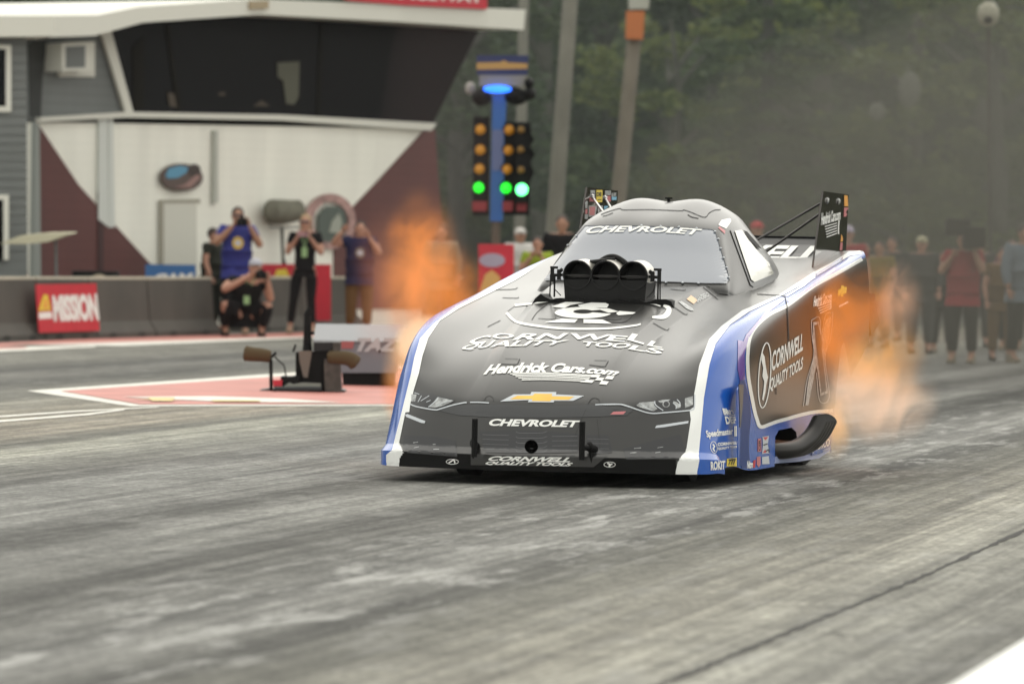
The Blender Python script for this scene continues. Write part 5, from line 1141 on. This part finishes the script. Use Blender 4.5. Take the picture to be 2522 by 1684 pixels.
    for sd in 'LR':
        t_ = .95 if long_sleeve else .62
        tn['sl' + sd] = (J['sh' + sd].lerp(J['el' + sd], t_), .06 * q); te.append(('sh' + sd, 'sl' + sd))
        if long_sleeve: tn['cu' + sd] = (mid('el' + sd, 'ha' + sd, .8), .042 * q); te.append(('sl' + sd, 'cu' + sd))
    SH = put('shirt', skin_mesh(tn, te, 1), top, E_, smooth=True)
    tn = {'pel': (J['pel'] - ZZ * .02, (.162 * q, .122 * q)), 'w': (J['pel'] + (J['chest'] - J['pel']) * .22, (.15 * q, .115 * q))}; te = [('pel', 'w')]
    for sd in 'LR':
        for k, r_ in (('hi', .108), ('th', .098), ('kn', .074), ('ca', .07)): tn[k + sd] = (nd[k + sd][0], r_ * q)
        tn['hem' + sd] = (mid('kn' + sd, 'an' + sd, .88), .06 * q)
        te += [('pel', 'hi' + sd), ('hi' + sd, 'th' + sd), ('th' + sd, 'kn' + sd), ('kn' + sd, 'ca' + sd), ('ca' + sd, 'hem' + sd)]
    put('trousers', skin_mesh(tn, te, 1), legs, E_, smooth=True)
    for sd in 'LR':
        b = BM(); a = J['an' + sd]; prism_pts = [a + fwd * x * s + ZZ * z * s - rgt * .042 * s for x, z in [(-.06, -.085), (.17, -.085), (.18, -.05), (.08, -.01), (.03, .03), (-.05, .03)]]
        prism(b, prism_pts, rgt * .084 * s); put('shoe', b, M_dark if legs is not M_cblack or cap else M_cbeige, E_)
    b = BM()
    if cap:
        ellipsoid(b, hc + ZZ * .055 * s - fwd * .005 * s, (.088 * s, .10 * s, .075 * s), 3, rt)
        prism(b, [hc + fwd * x * s + rgt * y * s + ZZ * .045 * s for x, y in [(.06, -.07), (.13, -.065), (.165, -.03), (.165, .03), (.13, .065), (.06, .07)]], ZZ * .012 * s)
        put('cap', b, cap, E_, smooth=True, angle=40)
    else:
        ellipsoid(b, hc + ZZ * .035 * s - fwd * .022 * s, (.085 * s, .098 * s, .098 * s), 3, rt)
        if long_hair: ellipsoid(b, hc - ZZ * .06 * s - fwd * .07 * s, (.085 * s, .05 * s, .13 * s), 3, rt)
        put('hair', b, hair or M_hair, E_, smooth=True)
    if shades:
        b = BM(); box(b, hc + fwd * .094 * s + ZZ * .014 * s, (.13 * s, .02 * s, .032 * s), rt); put('sunglasses', b, mat('shade_lens', (.01, .01, .03), .2), E_)
    if logo:
        b = BM(); c_ = J['chest'].lerp(J['pel'], .12) + fwd * (.135 * q); prism(b, [c_ + rgt * .075 * s * math.cos(a) + ZZ * .085 * s * math.sin(a) for a in [k * math.pi / 12 for k in range(24)]], -fwd * .03); lg = put('shirt_logo', b, logo, E_)
        b = BM(); prism(b, [c_ + fwd * .004 + rgt * .045 * s * math.cos(a) + ZZ * .04 * s * math.sin(a) for a in [k * math.pi / 8 for k in range(16)]], -fwd * .01); put('print', b, mat('logo_white', (.5, .5, .55)), lg)
    if lanyard:
        b = BM(); c_ = J['chest'].lerp(J['pel'], .25) + fwd * .13 * q; prism(b, [c_ + rgt * x + ZZ * z for x, z in [(-.04, -.09), (.04, -.09), (.04, .05), (-.04, .05)]], -fwd * .01)
        tube(b, [c_ + ZZ * .05, J['neck'] + rgt * .06 + fwd * .09], .006, 5); tube(b, [c_ + ZZ * .05, J['neck'] - rgt * .06 + fwd * .09], .006, 5); put('lanyard_card', b, mat('lime_card', (.30, .48, .22)), E_)
    return E_, J, (fwd, rgt, s)
def camera_prop(J, fr, label, big=False, phone=False):
    fwd, rgt, s = fr; c = J['haL'].lerp(J['haR'], .5) + fwd * .05 * s + ZZ * .02
    e = empty('phone' if phone else 'camera', c, label, 'phone' if phone else 'camera')
    rt = Matrix((rgt, -fwd, ZZ)).transposed(); b = BM()
    if phone:
        box(b, c, (.15, .012, .075), rt, bev=.003); put('case', b, mat('rose_phone', (.42, .22, .24), .3), e)
        b = BM(); box(b, c + fwd * .009 + rgt * .05 + ZZ * .015, (.03, .006, .03), rt); put('lens', b, M_dark, e); return
    box(b, c, (.15, .07, .11), rt, bev=.012); box(b, c + ZZ * .065, (.06, .05, .035), rt); put('camera_body', b, M_dark, e)
    b = BM(); L_ = .26 if big else .14; tube(b, [c + fwd * .03, c + fwd * (.03 + L_ * .5), c + fwd * (.03 + L_), c + fwd * (.05 + L_)], [.04, .042, .052 if big else .044, .05 if big else .042], 16); put('lens', b, M_dark, e)
def P_at(x, yfoot): return G(x, yfoot)
def behind(x, ybase, Y): p = atY(x, ybase, Y); p.z = 0; return p
def pos_at(x, Y): p = atY(x, 700, Y * 1.04); p.z = 0; return p
ga = 'photographers by the far barrier'
# height of a figure whose head top is at picture row ytop when standing at p
def hgt(p, x, ytop): return atY(x, ytop, p.y).z
p = pos_at(582, 75.9); _, J, fr = person(p, hgt(p, 595, 500), 'photo', 'standing man in royal blue shirt with round yellow logo aiming a camera, sunglasses on', M_cblue, M_cblack, M_skin2, M_hair, turn=.12, build=1.18, shades=True, logo=mat('logo_yellow', (.60, .40, .04)), group=ga)
camera_prop(J, fr, 'black camera held up by the man in royal blue', False)
p = pos_at(607, 74.8); _, J, fr = person(p, 1.86, 'crouch', 'crouching photographer in black with a pale cap, in front of the man in blue', M_cblack, M_cblack, M_skin, cap=mat('pale_cap', (.42, .42, .46), .8), turn=.15, build=1.2, lanyard=True, group=ga)
camera_prop(J, fr, 'black camera held by the crouching photographer', True)
p = pos_at(750, 77.7); _, J, fr = person(p, hgt(p, 758, 518), 'phone', 'woman in black top and trousers holding up a phone, cream shoes', M_cblack, M_cblack, M_skin, M_blond, turn=-.05, build=.92, shades=True, lanyard=True, long_hair=True, group=ga)
camera_prop(J, fr, 'pink backed phone held by the woman in black', phone=True)
p = pos_at(522, 79.0); person(p, hgt(p, 528, 553), 'stand', 'man in dark olive T-shirt looking right, half hidden behind the barrier', M_cgreen, M_cgreen, M_skin, M_hair, turn=1.1, build=1.12)
p = pos_at(885, 78.4); _, J, fr = person(p, hgt(p, 880, 535), 'armsup', 'man in navy shirt and brown trousers with raised elbow beside the left flame', M_cnavy, M_cbrown, M_skin, M_hair, turn=.05, build=1.25, logo=mat('logo_dull', (.16, .12, .10)), group=ga)
gb = 'people standing beyond the starting line'
crew = [(1085, 75, 545, 'stand', M_cbeige, M_cbrown, None, 'person in beige shirt between the left flame and the starting tree'), 
        (1278, 77, 552, 'stand', M_cwhite, M_cgrey, M_cwhite, 'person in white with a white cap just right of the starting tree'), (1322, 74, 575, 'phone', M_clime, M_cgrey, None, 'person in lime green vest between the starting tree and the race car'),
        (1382, 76, 520, 'stand', M_cblack, M_cblack, None, 'tall person in black behind the left edge of the windshield'),
        (2085, 70, 545, 'stand', M_cred, M_cblack, mat('lilac_cap', (.45, .40, .50), .8), 'person in red with a lilac cap behind the rear wing'), (2165, 76, 585, 'stand', M_cyel, M_cgrey, None, 'person in ochre shirt just right of the rear wing'),
        (2268, 72, 572, 'stand', M_cgrey, M_cgrey, mat('straw_hat', (.45, .42, .28), .8), 'person in grey wearing a straw coloured cap'), (2372, 66, 560, 'shoulder_camera', M_cred, M_cblack, None, 'cameraman in red vest with a black shoulder camera'),
        (2468, 68, 600, 'stand', M_cbrown, M_cbrown, None, 'person in brown second from the right edge'), (2520, 67, 540, 'stand', M_cltblue, M_cblack, None, 'person in pale blue at the right edge'),
        (2195, 82, 575, 'stand', M_cgrey, M_cbrown, None, 'person in grey half hidden behind the person in ochre'), (2322, 73, 610, 'armsup', M_cblack, M_cblack, None, 'person in black just left of the cameraman in red'),
        (2412, 78, 575, 'stand', M_cgrey, M_cgrey, None, 'person in grey just right of the cameraman in red'), (2492, 76, 580, 'stand', M_cpink, M_cblack, None, 'person in dull rose between the person in brown and the one in pale blue'),
        (2130, 84, 590, 'stand', M_cnavy, M_cblack, None, 'person in navy just right of the end plate'),
        (1860, 74, 535, 'stand', M_cgrey, M_cgrey, mat('red_cap', (.45, .04, .05), .8), 'person with a red cap seen over the rear deck')]
for i, (x, Y, yt, ps, tp_, lg_, cp, lb) in enumerate(crew):
    p = pos_at(x, Y); _, J, fr = person(p, hgt(p, x, yt), ps, lb, tp_, lg_, M_skin2 if i % 2 else M_skin, M_hair, cap=cp, turn=random.uniform(-.4, .4), build=1.25, group=gb, long_sleeve=(i % 3 == 0))
    if ps == 'shoulder_camera':
        c = J['haR'] + ZZ * .12; e = empty('video_camera', c, 'large black video camera on the shoulder of the man in red', 'video camera')
        b = BM(); box(b, c, (.26, .5, .26), bev=.03); put('camera_body', b, M_dark, e)
        b = BM(); tube(b, [c - Vector((0, .2, 0)), c - Vector((0, .5, 0))], [.08, .11], 14); put('lens', b, M_dark, e)
        b = BM(); box(b, c + Vector((-.2, -.1, .12)), (.3, .2, .2), bev=.03); put('monitor', b, M_dark, e)
p = pos_at(18, 74.5); person(p, 1.75, 'sit', 'seated person in dull rose clothes at the left edge behind the barrier', M_cpink, M_cpink, M_skin, M_hair, turn=.5, build=1.1)
# folding chair under the seated person
b = BM(); box(b, p + Vector((0, .05, .38)), (.5, .45, .05)); 
for dx in (-.22, .22):
    for dy in (-.15, .22): tube(b, [p + Vector((dx, dy, 0)), p + Vector((dx, dy, .38))], .015, 6)
box(b, p + Vector((0, .26, .65)), (.5, .04, .4)); prop(put('folding_chair', b, M_dark), 'dark folding chair under the seated person', 'chair')
# red motor cart far right behind the people
# ================================================================== WOODLAND
def leaf_mat(n, c1, c2):
    m = bpy.data.materials.new(n); m.use_nodes = True; t = m.node_tree; b_ = t.nodes['Principled BSDF']
    g_ = t.nodes.new('ShaderNodeNewGeometry'); r_ = t.nodes.new('ShaderNodeValToRGB'); r_.color_ramp.elements[0].color = (*c1, 1); r_.color_ramp.elements[1].color = (*c2, 1)
    t.links.new(g_.outputs['Random Per Island'], r_.inputs[0]); t.links.new(r_.outputs[0], b_.inputs['Base Color']); b_.inputs['Roughness'].default_value = .6
    b_.inputs['Specular IOR Level'].default_value = .25
    tr_ = t.nodes.new('ShaderNodeBsdfTranslucent'); mx_ = t.nodes.new('ShaderNodeMixShader'); mx_.inputs[0].default_value = .25
    t.links.new(r_.outputs[0], tr_.inputs[0]); t.links.new(b_.outputs[0], mx_.inputs[1]); t.links.new(tr_.outputs[0], mx_.inputs[2])
    t.links.new(mx_.outputs[0], t.nodes['Material Output'].inputs[0]); return m
L_dark = leaf_mat('dark_foliage', (.018, .034, .014), (.045, .075, .025)); L_mid = leaf_mat('mid_foliage', (.030, .052, .018), (.062, .088, .026)); L_lite = leaf_mat('light_foliage', (.06, .09, .02), (.13, .15, .035))
M_bark = mat('grey_bark', (.06, .055, .045), .9, var=.3, vscale=3); M_bark2 = mat('dark_bark', (.05, .045, .04), .9, var=.3, vscale=3)
def leaves(b, c, r, n, size, rnd):
    for _ in range(n):
        while True:
            d = Vector((rnd.uniform(-1, 1), rnd.uniform(-1, 1), rnd.uniform(-1, 1)))
            if d.length < 1: break
        d = d * (.55 + .45 * rnd.random()) if d.length > .3 else d
        p = Vector(c) + Vector((d.x * r[0], d.y * r[1], d.z * r[2])); s_ = size * rnd.uniform(.6, 1.4)
        n_ = Vector((rnd.uniform(-1, 1), rnd.uniform(-1, 1), rnd.uniform(-.2, 1))).normalized(); x, y, _z = frame_to(n_)
        b.faces.new([b.verts.new(p + x * s_), b.verts.new(p + y * s_ * .5), b.verts.new(p - x * s_), b.verts.new(p - y * s_ * .5)])
def tree_meshes(seed, H_, spread, kind):
    rnd = random.Random(seed); bt = BM(); bl = BM()
    if kind == 'conifer':
        tube(bt, [(0, 0, 0), (0.05, 0, H_ * .5), (0, 0, H_)], [.24, .15, .03], 10)
        z = 1.0
        while z < H_ - .4:
            rr = spread * (1 - z / H_) ** .8 * rnd.uniform(.75, 1.1); k = rnd.randint(5, 7); a0 = rnd.random() * 6
            for i in range(k):
                a = a0 + i * 2 * math.pi / k + rnd.uniform(-.3, .3); e = Vector((math.cos(a) * rr, math.sin(a) * rr, z - .12 * rr + rnd.uniform(-.15, .2)))
                tube(bt, [(0, 0, z), e], [.035, .012], 5, cap=False)
                for t in (.35, .6, .85, 1.0): leaves(bl, Vector((0, 0, z)).lerp(e, t) - Vector((0, 0, .05)), (.32 + .25 * rr * .4, .32 + .25 * rr * .4, .16), 26, .12, rnd)
            z += rnd.uniform(.45, .75)
    else:
        tube(bt, [(0, 0, 0), (rnd.uniform(-.2, .2), 0, H_ * .35), (rnd.uniform(-.3, .3), .1, H_ * .7), (0, 0, H_ * .92)], [.22, .17, .10, .03], 10)
        for i in range(15):
            z = H_ * rnd.uniform(.12, .9); a = rnd.random() * 6.28; rr = spread * rnd.uniform(.45, 1) * (1 - abs(z / H_ - .5) * .7)
            e = Vector((math.cos(a) * rr, math.sin(a) * rr, z + rnd.uniform(-.1, .8)))
            tube(bt, [(0, 0, z * .85), Vector((0, 0, z * .85)).lerp(e, .5) + Vector((0, 0, .2)), e], [.07, .045, .015], 6, cap=False)
            for k in range(4):
                c = e + Vector((rnd.uniform(-.7, .7), rnd.uniform(-.7, .7), rnd.uniform(-.5, .5))) ; leaves(bl, c, (rnd.uniform(.5, .95), rnd.uniform(.5, .95), rnd.uniform(.3, .55)), 110, .13, rnd)
    mt = bpy.data.meshes.new('trunk'); bt.to_mesh(mt); bt.free(); ml = bpy.data.meshes.new('crown'); bl.to_mesh(ml); bl.free()
    return mt, ml
protos = [('pine_tree', *tree_meshes(1, 11, 2.6, 'conifer'), L_mid, M_bark2), ('leafy_tree', *tree_meshes(2, 11, 3.2, 'broad'), L_mid, M_bark), ('leafy_tree', *tree_meshes(3, 9.5, 2.8, 'broad'), L_dark, M_bark2), ('leafy_tree', *tree_meshes(4, 8, 2.4, 'broad'), L_lite, M_bark)]
for pr in protos: pr[1].materials.append(pr[4]); pr[2].materials.append(pr[3])
def plant(k, x, Y, sc, rz, label):
    nm, mt, ml, _, _ = protos[k]; p = atY(x, 600, Y); p.z = -.05
    e = empty(nm, p, label, 'tree', 'trees behind the starting line'); e.rotation_euler = (0, 0, rz); e.scale = (sc, sc, sc)
    for n_, m_ in (('trunk', mt), ('crown', ml)):
        o = bpy.data.objects.new(n_, m_); COL.objects.link(o); o.parent = e
TREES = [(2, 1130, 118, 1.0, 'dark leafy tree right behind the tower corner and starting tree'), (1, 1330, 126, 1.1, 'leafy tree between the two leaning utility poles'), (2, 1480, 130, 1.15, 'dark leafy tree beside the pole with the orange box'),
         (3, 1640, 112, .8, 'small light green tree above the left side of the race car roof'), (0, 1880, 104, .82, 'young pine with light spreading tiers above the rear of the race car'), (2, 1760, 132, 1.2, 'tall dark tree behind the race car roof'),
         (1, 2020, 128, 1.15, 'leafy tree right of the young pine'), (3, 2230, 110, .95, 'light green tree above the straw capped person'), (2, 2140, 138, 1.25, 'large dark tree behind the rear wing'),
         (1, 2400, 124, 1.1, 'leafy tree right behind the dark lamp post'), (3, 2470, 106, .85, 'light green tree near the right edge'), (2, 2540, 135, 1.2, 'dark tree at the right edge'),
         (2, 60, 112, 1.0, 'dark tree above the tower roof at the top left corner'), (1, 980, 136, 1.1, 'leafy tree hidden behind the tower right end')]
for i, (k, x, Y, sc, lb) in enumerate(TREES): plant(k, x, Y, sc, i * 1.3, lb)
# the far wood: one mass of crowns with real depth
rnd = random.Random(11); b = BM(); NX, NZ = 150, 22; gv = {}
for i in range(NX + 1):
    for j in range(NZ + 1):
        x = -230 + 460 * i / NX; z = -1 + 18 * j / NZ; back = (j / NZ) ** 2 * 6
        n1 = noise.noise(Vector((x * .16, z * .22, 3.1))) * 4 + noise.noise(Vector((x * .5, z * .7, 8.1))) * 2
        gv[i, j] = b.verts.new((x, 148 + back + n1 + abs(x) * -.12, z + noise.noise(Vector((x * .25, 5.5, 1))) * 3 * (j / NZ)))
for i in range(NX):
    for j in range(NZ): b.faces.new((gv[i, j], gv[i + 1, j], gv[i + 1, j + 1], gv[i, j + 1]))
bk = [b.verts.new((gv[i, NZ].co.x, gv[i, NZ].co.y + 12, -1)) for i in range(NX + 1)]
for i in range(NX): b.faces.new((gv[i, NZ], gv[i + 1, NZ], bk[i + 1], bk[i]))
m = mat('deep_foliage_mass', (.022, .034, .016), .9, var=.7, vscale=.9)
for _ in range(26000):
    x = rnd.uniform(-32, 40); z = rnd.uniform(0, 13); y = 146 + noise.noise(Vector((x * .16, z * .22, 3.1))) * 4 - abs(x) * .12 - rnd.random() * 2.5
    s_ = rnd.uniform(.12, .3); n_ = Vector((rnd.uniform(-1, 1), rnd.uniform(-1, .2), rnd.uniform(-.2, 1))).normalized(); X, Yv, _z = frame_to(n_); p = Vector((x, y, z))
    if noise.noise(Vector((x * .35, z * .45, 2))) < -.05: continue
    f = b.faces.new([b.verts.new(p + X * s_), b.verts.new(p + Yv * s_ * .6), b.verts.new(p - X * s_), b.verts.new(p - Yv * s_ * .6)]); f.material_index = 1
prop(put('woodland', b, [m, L_mid]), 'deep green wood filling the background behind the track', 'woodland', kind='stuff')
# ---- poles
def pole(x0, y0, x1, y1, Y, r_, m, label, cat='utility pole', name='utility_pole'):
    a = atY(x0, y0, Y); c = atY(x1, y1, Y); d = (a - c) / (a.z - c.z); foot = c - d * c.z
    e = empty(name, foot, label, cat); b = BM(); tube(b, [foot - d * .1, a + d * 1.5], [r_, r_ * .85], 12); put('pole', b, m, e); return e, a, foot
M_pole = mat('weathered_pole', (.17, .15, .12), .9, var=.2, vscale=2); M_pole2 = mat('pale_pole', (.19, .18, .15), .9, var=.15, vscale=2)
pole(1405, 0, 1368, 515, 95, .14, M_pole2, 'pale leaning utility pole between the starting tree and the race car')
e, a, f_ = pole(1566, 60, 1522, 500, 92, .13, M_pole, 'weathered leaning pole with an orange box near its top')
b = BM(); prism(b, [atY(1543, 28, 91.7), atY(1588, 28, 91.7), atY(1584, 98, 91.7), atY(1541, 96, 91.7)], (0, .3, 0)); bx_ = put('warning_box', b, mat('orange_box', (.42, .13, .035), .5), e)
b = BM(); prism(b, [atY(1548, -8, 91.7), atY(1600, -8, 91.7), atY(1598, 22, 91.7), atY(1550, 24, 91.7)], (0, .3, 0)); put('lamp_housing', b, mat('pale_housing', (.35, .35, .30), .5), e)
pole(1290, 0, 1284, 330, 99, .10, M_pole2, 'pale pole top directly behind the starting tree sign')
e, a, f_ = pole(2435, 95, 2438, 560, 84, .025, M_bark2, 'thin dark lamp post with a pale round lamp near the right edge', 'lamp post', 'lamp_post')
b = BM(); ellipsoid(b, atY(2434, 36, 84), (.17, .17, .20), 2); put('lamp', b, mat('pale_lamp_head', (.30, .29, .22), .5), e)
b = BM(); ellipsoid(b, atY(2434, 50, 83.85), (.07, .05, .06), 2); put('lamp_socket', b, M_dark, e)
for (x, y, r_, lb) in ((2240, 222, (.20, .1, .33), 'added pale blob standing for light on the foliage between light green leaves'), (2160, 276, (.15, .1, .17), 'added small round pale blob standing for light on the foliage lower down')):  # made-up blobs on sticks for pale spots of light in the foliage
    b = BM(); c = atY(x, y, 100); ellipsoid(b, c, r_, 2); tube(b, [c, Vector((c.x, c.y, -.05))], .006, 6)
    prop(put('foliage_light_blob', b, mat('foliage_light_tone', (.13, .13, .105), .8)), lb + ' on a thin pole', 'sign')
# ================================================================== SMOKE, HAZE, FLAMES
def volume_mat(name, color, dens, emis=None):
    m = bpy.data.materials.new(name); m.use_nodes = True; n = m.node_tree; n.nodes.remove(n.nodes['Principled BSDF'])
    v = n.nodes.new('ShaderNodeVolumePrincipled'); v.inputs['Color'].default_value = (*color, 1); v.inputs['Density'].default_value = dens; v.inputs['Anisotropy'].default_value = .2
    n.links.new(v.outputs[0], n.nodes['Material Output'].inputs['Volume']); return m
b = BM(); box(b, (0, 170, 33.5), (520, 370, 70)); prop(put('haze', b, volume_mat('haze_air', (.90, .92, .92), .00010)), 'thin pale haze over the whole strip', 'haze', kind='stuff')
def smoke(x, y, Y, r_, dens, col, label):
    b = BM(); c = atY(x, y, Y); ellipsoid(b, c, r_, 4)
    for v in b.verts: v.co += (v.co - c).normalized() * noise.noise(v.co * .5) * min(r_) * .45; v.co.z = max(v.co.z, .06)
    prop(put('smoke', b, volume_mat('smoke_' + str(int(x)), col, dens)), label, 'smoke', kind='stuff')
smoke(2480, 560, 56, (3.4, 6, 2.2), .085, (.19, .185, .165), 'brownish smoke drifting at the right edge behind the people')
smoke(1080, 420, 60, (.7, 3, 2.2), .018, (.16, .12, .12), 'thin grey smoke rising beside the tower corner')
smoke(1750, 380, 96, (11.5, 6, 4.8), .018, (.26, .29, .27), 'grey mist of tyre smoke hanging before the wood')
def flame(name, label, Y, blobs, depth=.42, k=1.0, seed=0.):
    """one closed body of burning gas; its glow is a sum of soft lobes broken up by stretched noise"""
    xs = [bl[0] - bl[2] for bl in blobs] + [bl[0] + bl[2] for bl in blobs]; ys = [bl[1] - bl[3] for bl in blobs] + [bl[1] + bl[3] for bl in blobs]
    a = atY(min(xs), max(ys), Y); c = atY(max(xs), min(ys), Y); cen = (a + c) / 2; hx, hz = abs(c.x - a.x) / 2 * 1.02, abs(c.z - a.z) / 2 * 1.02
    b = BM(); box(b, (0, 0, 0), (2 * hx, 2 * depth, 2 * hz), bev=min(hx, depth) * .3)
    m = bpy.data.materials.new(name + '_gas'); m.use_nodes = True; n = m.node_tree; n.nodes.remove(n.nodes['Principled BSDF']); L = n.links
    tc = n.nodes.new('ShaderNodeTexCoord'); 
    mp = n.nodes.new('ShaderNodeMapping'); mp.inputs['Scale'].default_value = (3.0, 2.2, 2.3); mp.inputs['Location'].default_value = (seed, seed, 0); L.new(tc.outputs['Object'], mp.inputs[0])
    no = n.nodes.new('ShaderNodeTexNoise'); no.inputs['Scale'].default_value = 1; no.inputs['Detail'].default_value = 4; no.inputs['Distortion'].default_value = 1.6; L.new(mp.outputs[0], no.inputs['Vector'])
    nr_ = n.nodes.new('ShaderNodeMapRange'); nr_.inputs['From Min'].default_value = .39; nr_.inputs['From Max'].default_value = .63; nr_.inputs['To Min'].default_value = .3; nr_.inputs['To Max'].default_value = 2.0; L.new(no.outputs['Fac'], nr_.inputs[0])
    acc = None
    for (x, y, rx, ry, st, col) in blobs:
        q = atY(x, y, Y) - cen; px_m = FPX / Y
        vs_ = n.nodes.new('ShaderNodeVectorMath'); vs_.operation = 'SUBTRACT'; vs_.inputs[1].default_value = q; L.new(tc.outputs['Object'], vs_.inputs[0])
        vd = n.nodes.new('ShaderNodeVectorMath'); vd.operation = 'DIVIDE'; vd.inputs[1].default_value = (rx / px_m, depth, ry / px_m); L.new(vs_.outputs[0], vd.inputs[0])
        ln = n.nodes.new('ShaderNodeVectorMath'); ln.operation = 'LENGTH'; L.new(vd.outputs[0], ln.inputs[0])
        mr = n.nodes.new('ShaderNodeMapRange'); mr.interpolation_type = 'SMOOTHSTEP'; mr.inputs['From Min'].default_value = 1; mr.inputs['From Max'].default_value = 0; mr.inputs['To Min'].default_value = 0; mr.inputs['To Max'].default_value = st; L.new(ln.outputs['Value'], mr.inputs[0])
        sc = n.nodes.new('ShaderNodeVectorMath'); sc.operation = 'SCALE'; sc.inputs[0].default_value = col; L.new(mr.outputs[0], sc.inputs['Scale'])
        if acc is None: acc = sc.outputs[0]
        else:
            ad = n.nodes.new('ShaderNodeVectorMath'); ad.operation = 'ADD'; L.new(acc, ad.inputs[0]); L.new(sc.outputs[0], ad.inputs[1]); acc = ad.outputs[0]
    fin = n.nodes.new('ShaderNodeVectorMath'); fin.operation = 'SCALE'; L.new(acc, fin.inputs[0]); L.new(nr_.outputs[0], fin.inputs['Scale'])
    em = n.nodes.new('ShaderNodeEmission'); L.new(fin.outputs[0], em.inputs['Color']); em.inputs['Strength'].default_value = k
    sp = n.nodes.new('ShaderNodeSeparateXYZ'); L.new(fin.outputs[0], sp.inputs[0]); ka = n.nodes.new('ShaderNodeMath'); ka.operation = 'MULTIPLY'; ka.inputs[1].default_value = 1.2; L.new(sp.outputs[0], ka.inputs[0])
    ab = n.nodes.new('ShaderNodeVolumeAbsorption'); ab.inputs['Color'].default_value = (.25, .12, .08, 1); L.new(ka.outputs[0], ab.inputs['Density'])
    ads = n.nodes.new('ShaderNodeAddShader'); L.new(em.outputs[0], ads.inputs[0]); L.new(ab.outputs[0], ads.inputs[1]); L.new(ads.outputs[0], n.nodes['Material Output'].inputs['Volume'])
    me = bpy.data.meshes.new(name); b.to_mesh(me); b.free(); me.materials.append(m)
    o = bpy.data.objects.new(name, me); COL.objects.link(o); o.location = cen
    prop(o, label, 'flame'); return o
OR = (1.0, .34, .06); YE = (1.0, .62, .22); PA = (1.0, .80, .52); RD = (.75, .22, .10)
OR = (1.0, .32, .06)
flame('exhaust_flame', 'wide orange flame rising from the far side exhaust pipes', 33.6, [(1035, 680, 120, 240, 3.2, (1, .38, .12)), (1030, 590, 90, 110, 1.0, OR), (940, 700, 100, 230, .6, (.7, .26, .14)), (1052, 845, 90, 80, 22, PA), (1000, 900, 70, 90, 3.0, (1, .6, .3)), (985, 960, 60, 110, 2.0, OR), (1120, 760, 100, 190, 1.6, OR)], .45, 1.0, 2.)
flame('exhaust_flame', 'swirling orange flame behind the near side exhaust pipes', 34.1, [(2050, 800, 140, 190, 2.3, OR), (2190, 880, 110, 130, 2.6, (1, .48, .12)), (2150, 985, 180, 130, 3.4, (1, .74, .52)), (2058, 1050, 55, 100, 3.0, (1, .62, .28)), (2160, 750, 120, 120, 1.0, OR), (1990, 830, 100, 210, 1.0, OR), (2215, 745, 70, 120, 1.8, (1, .62, .4)), (2120, 900, 90, 90, 2.0, (1, .55, .2))], .36, 1.0, 6.)
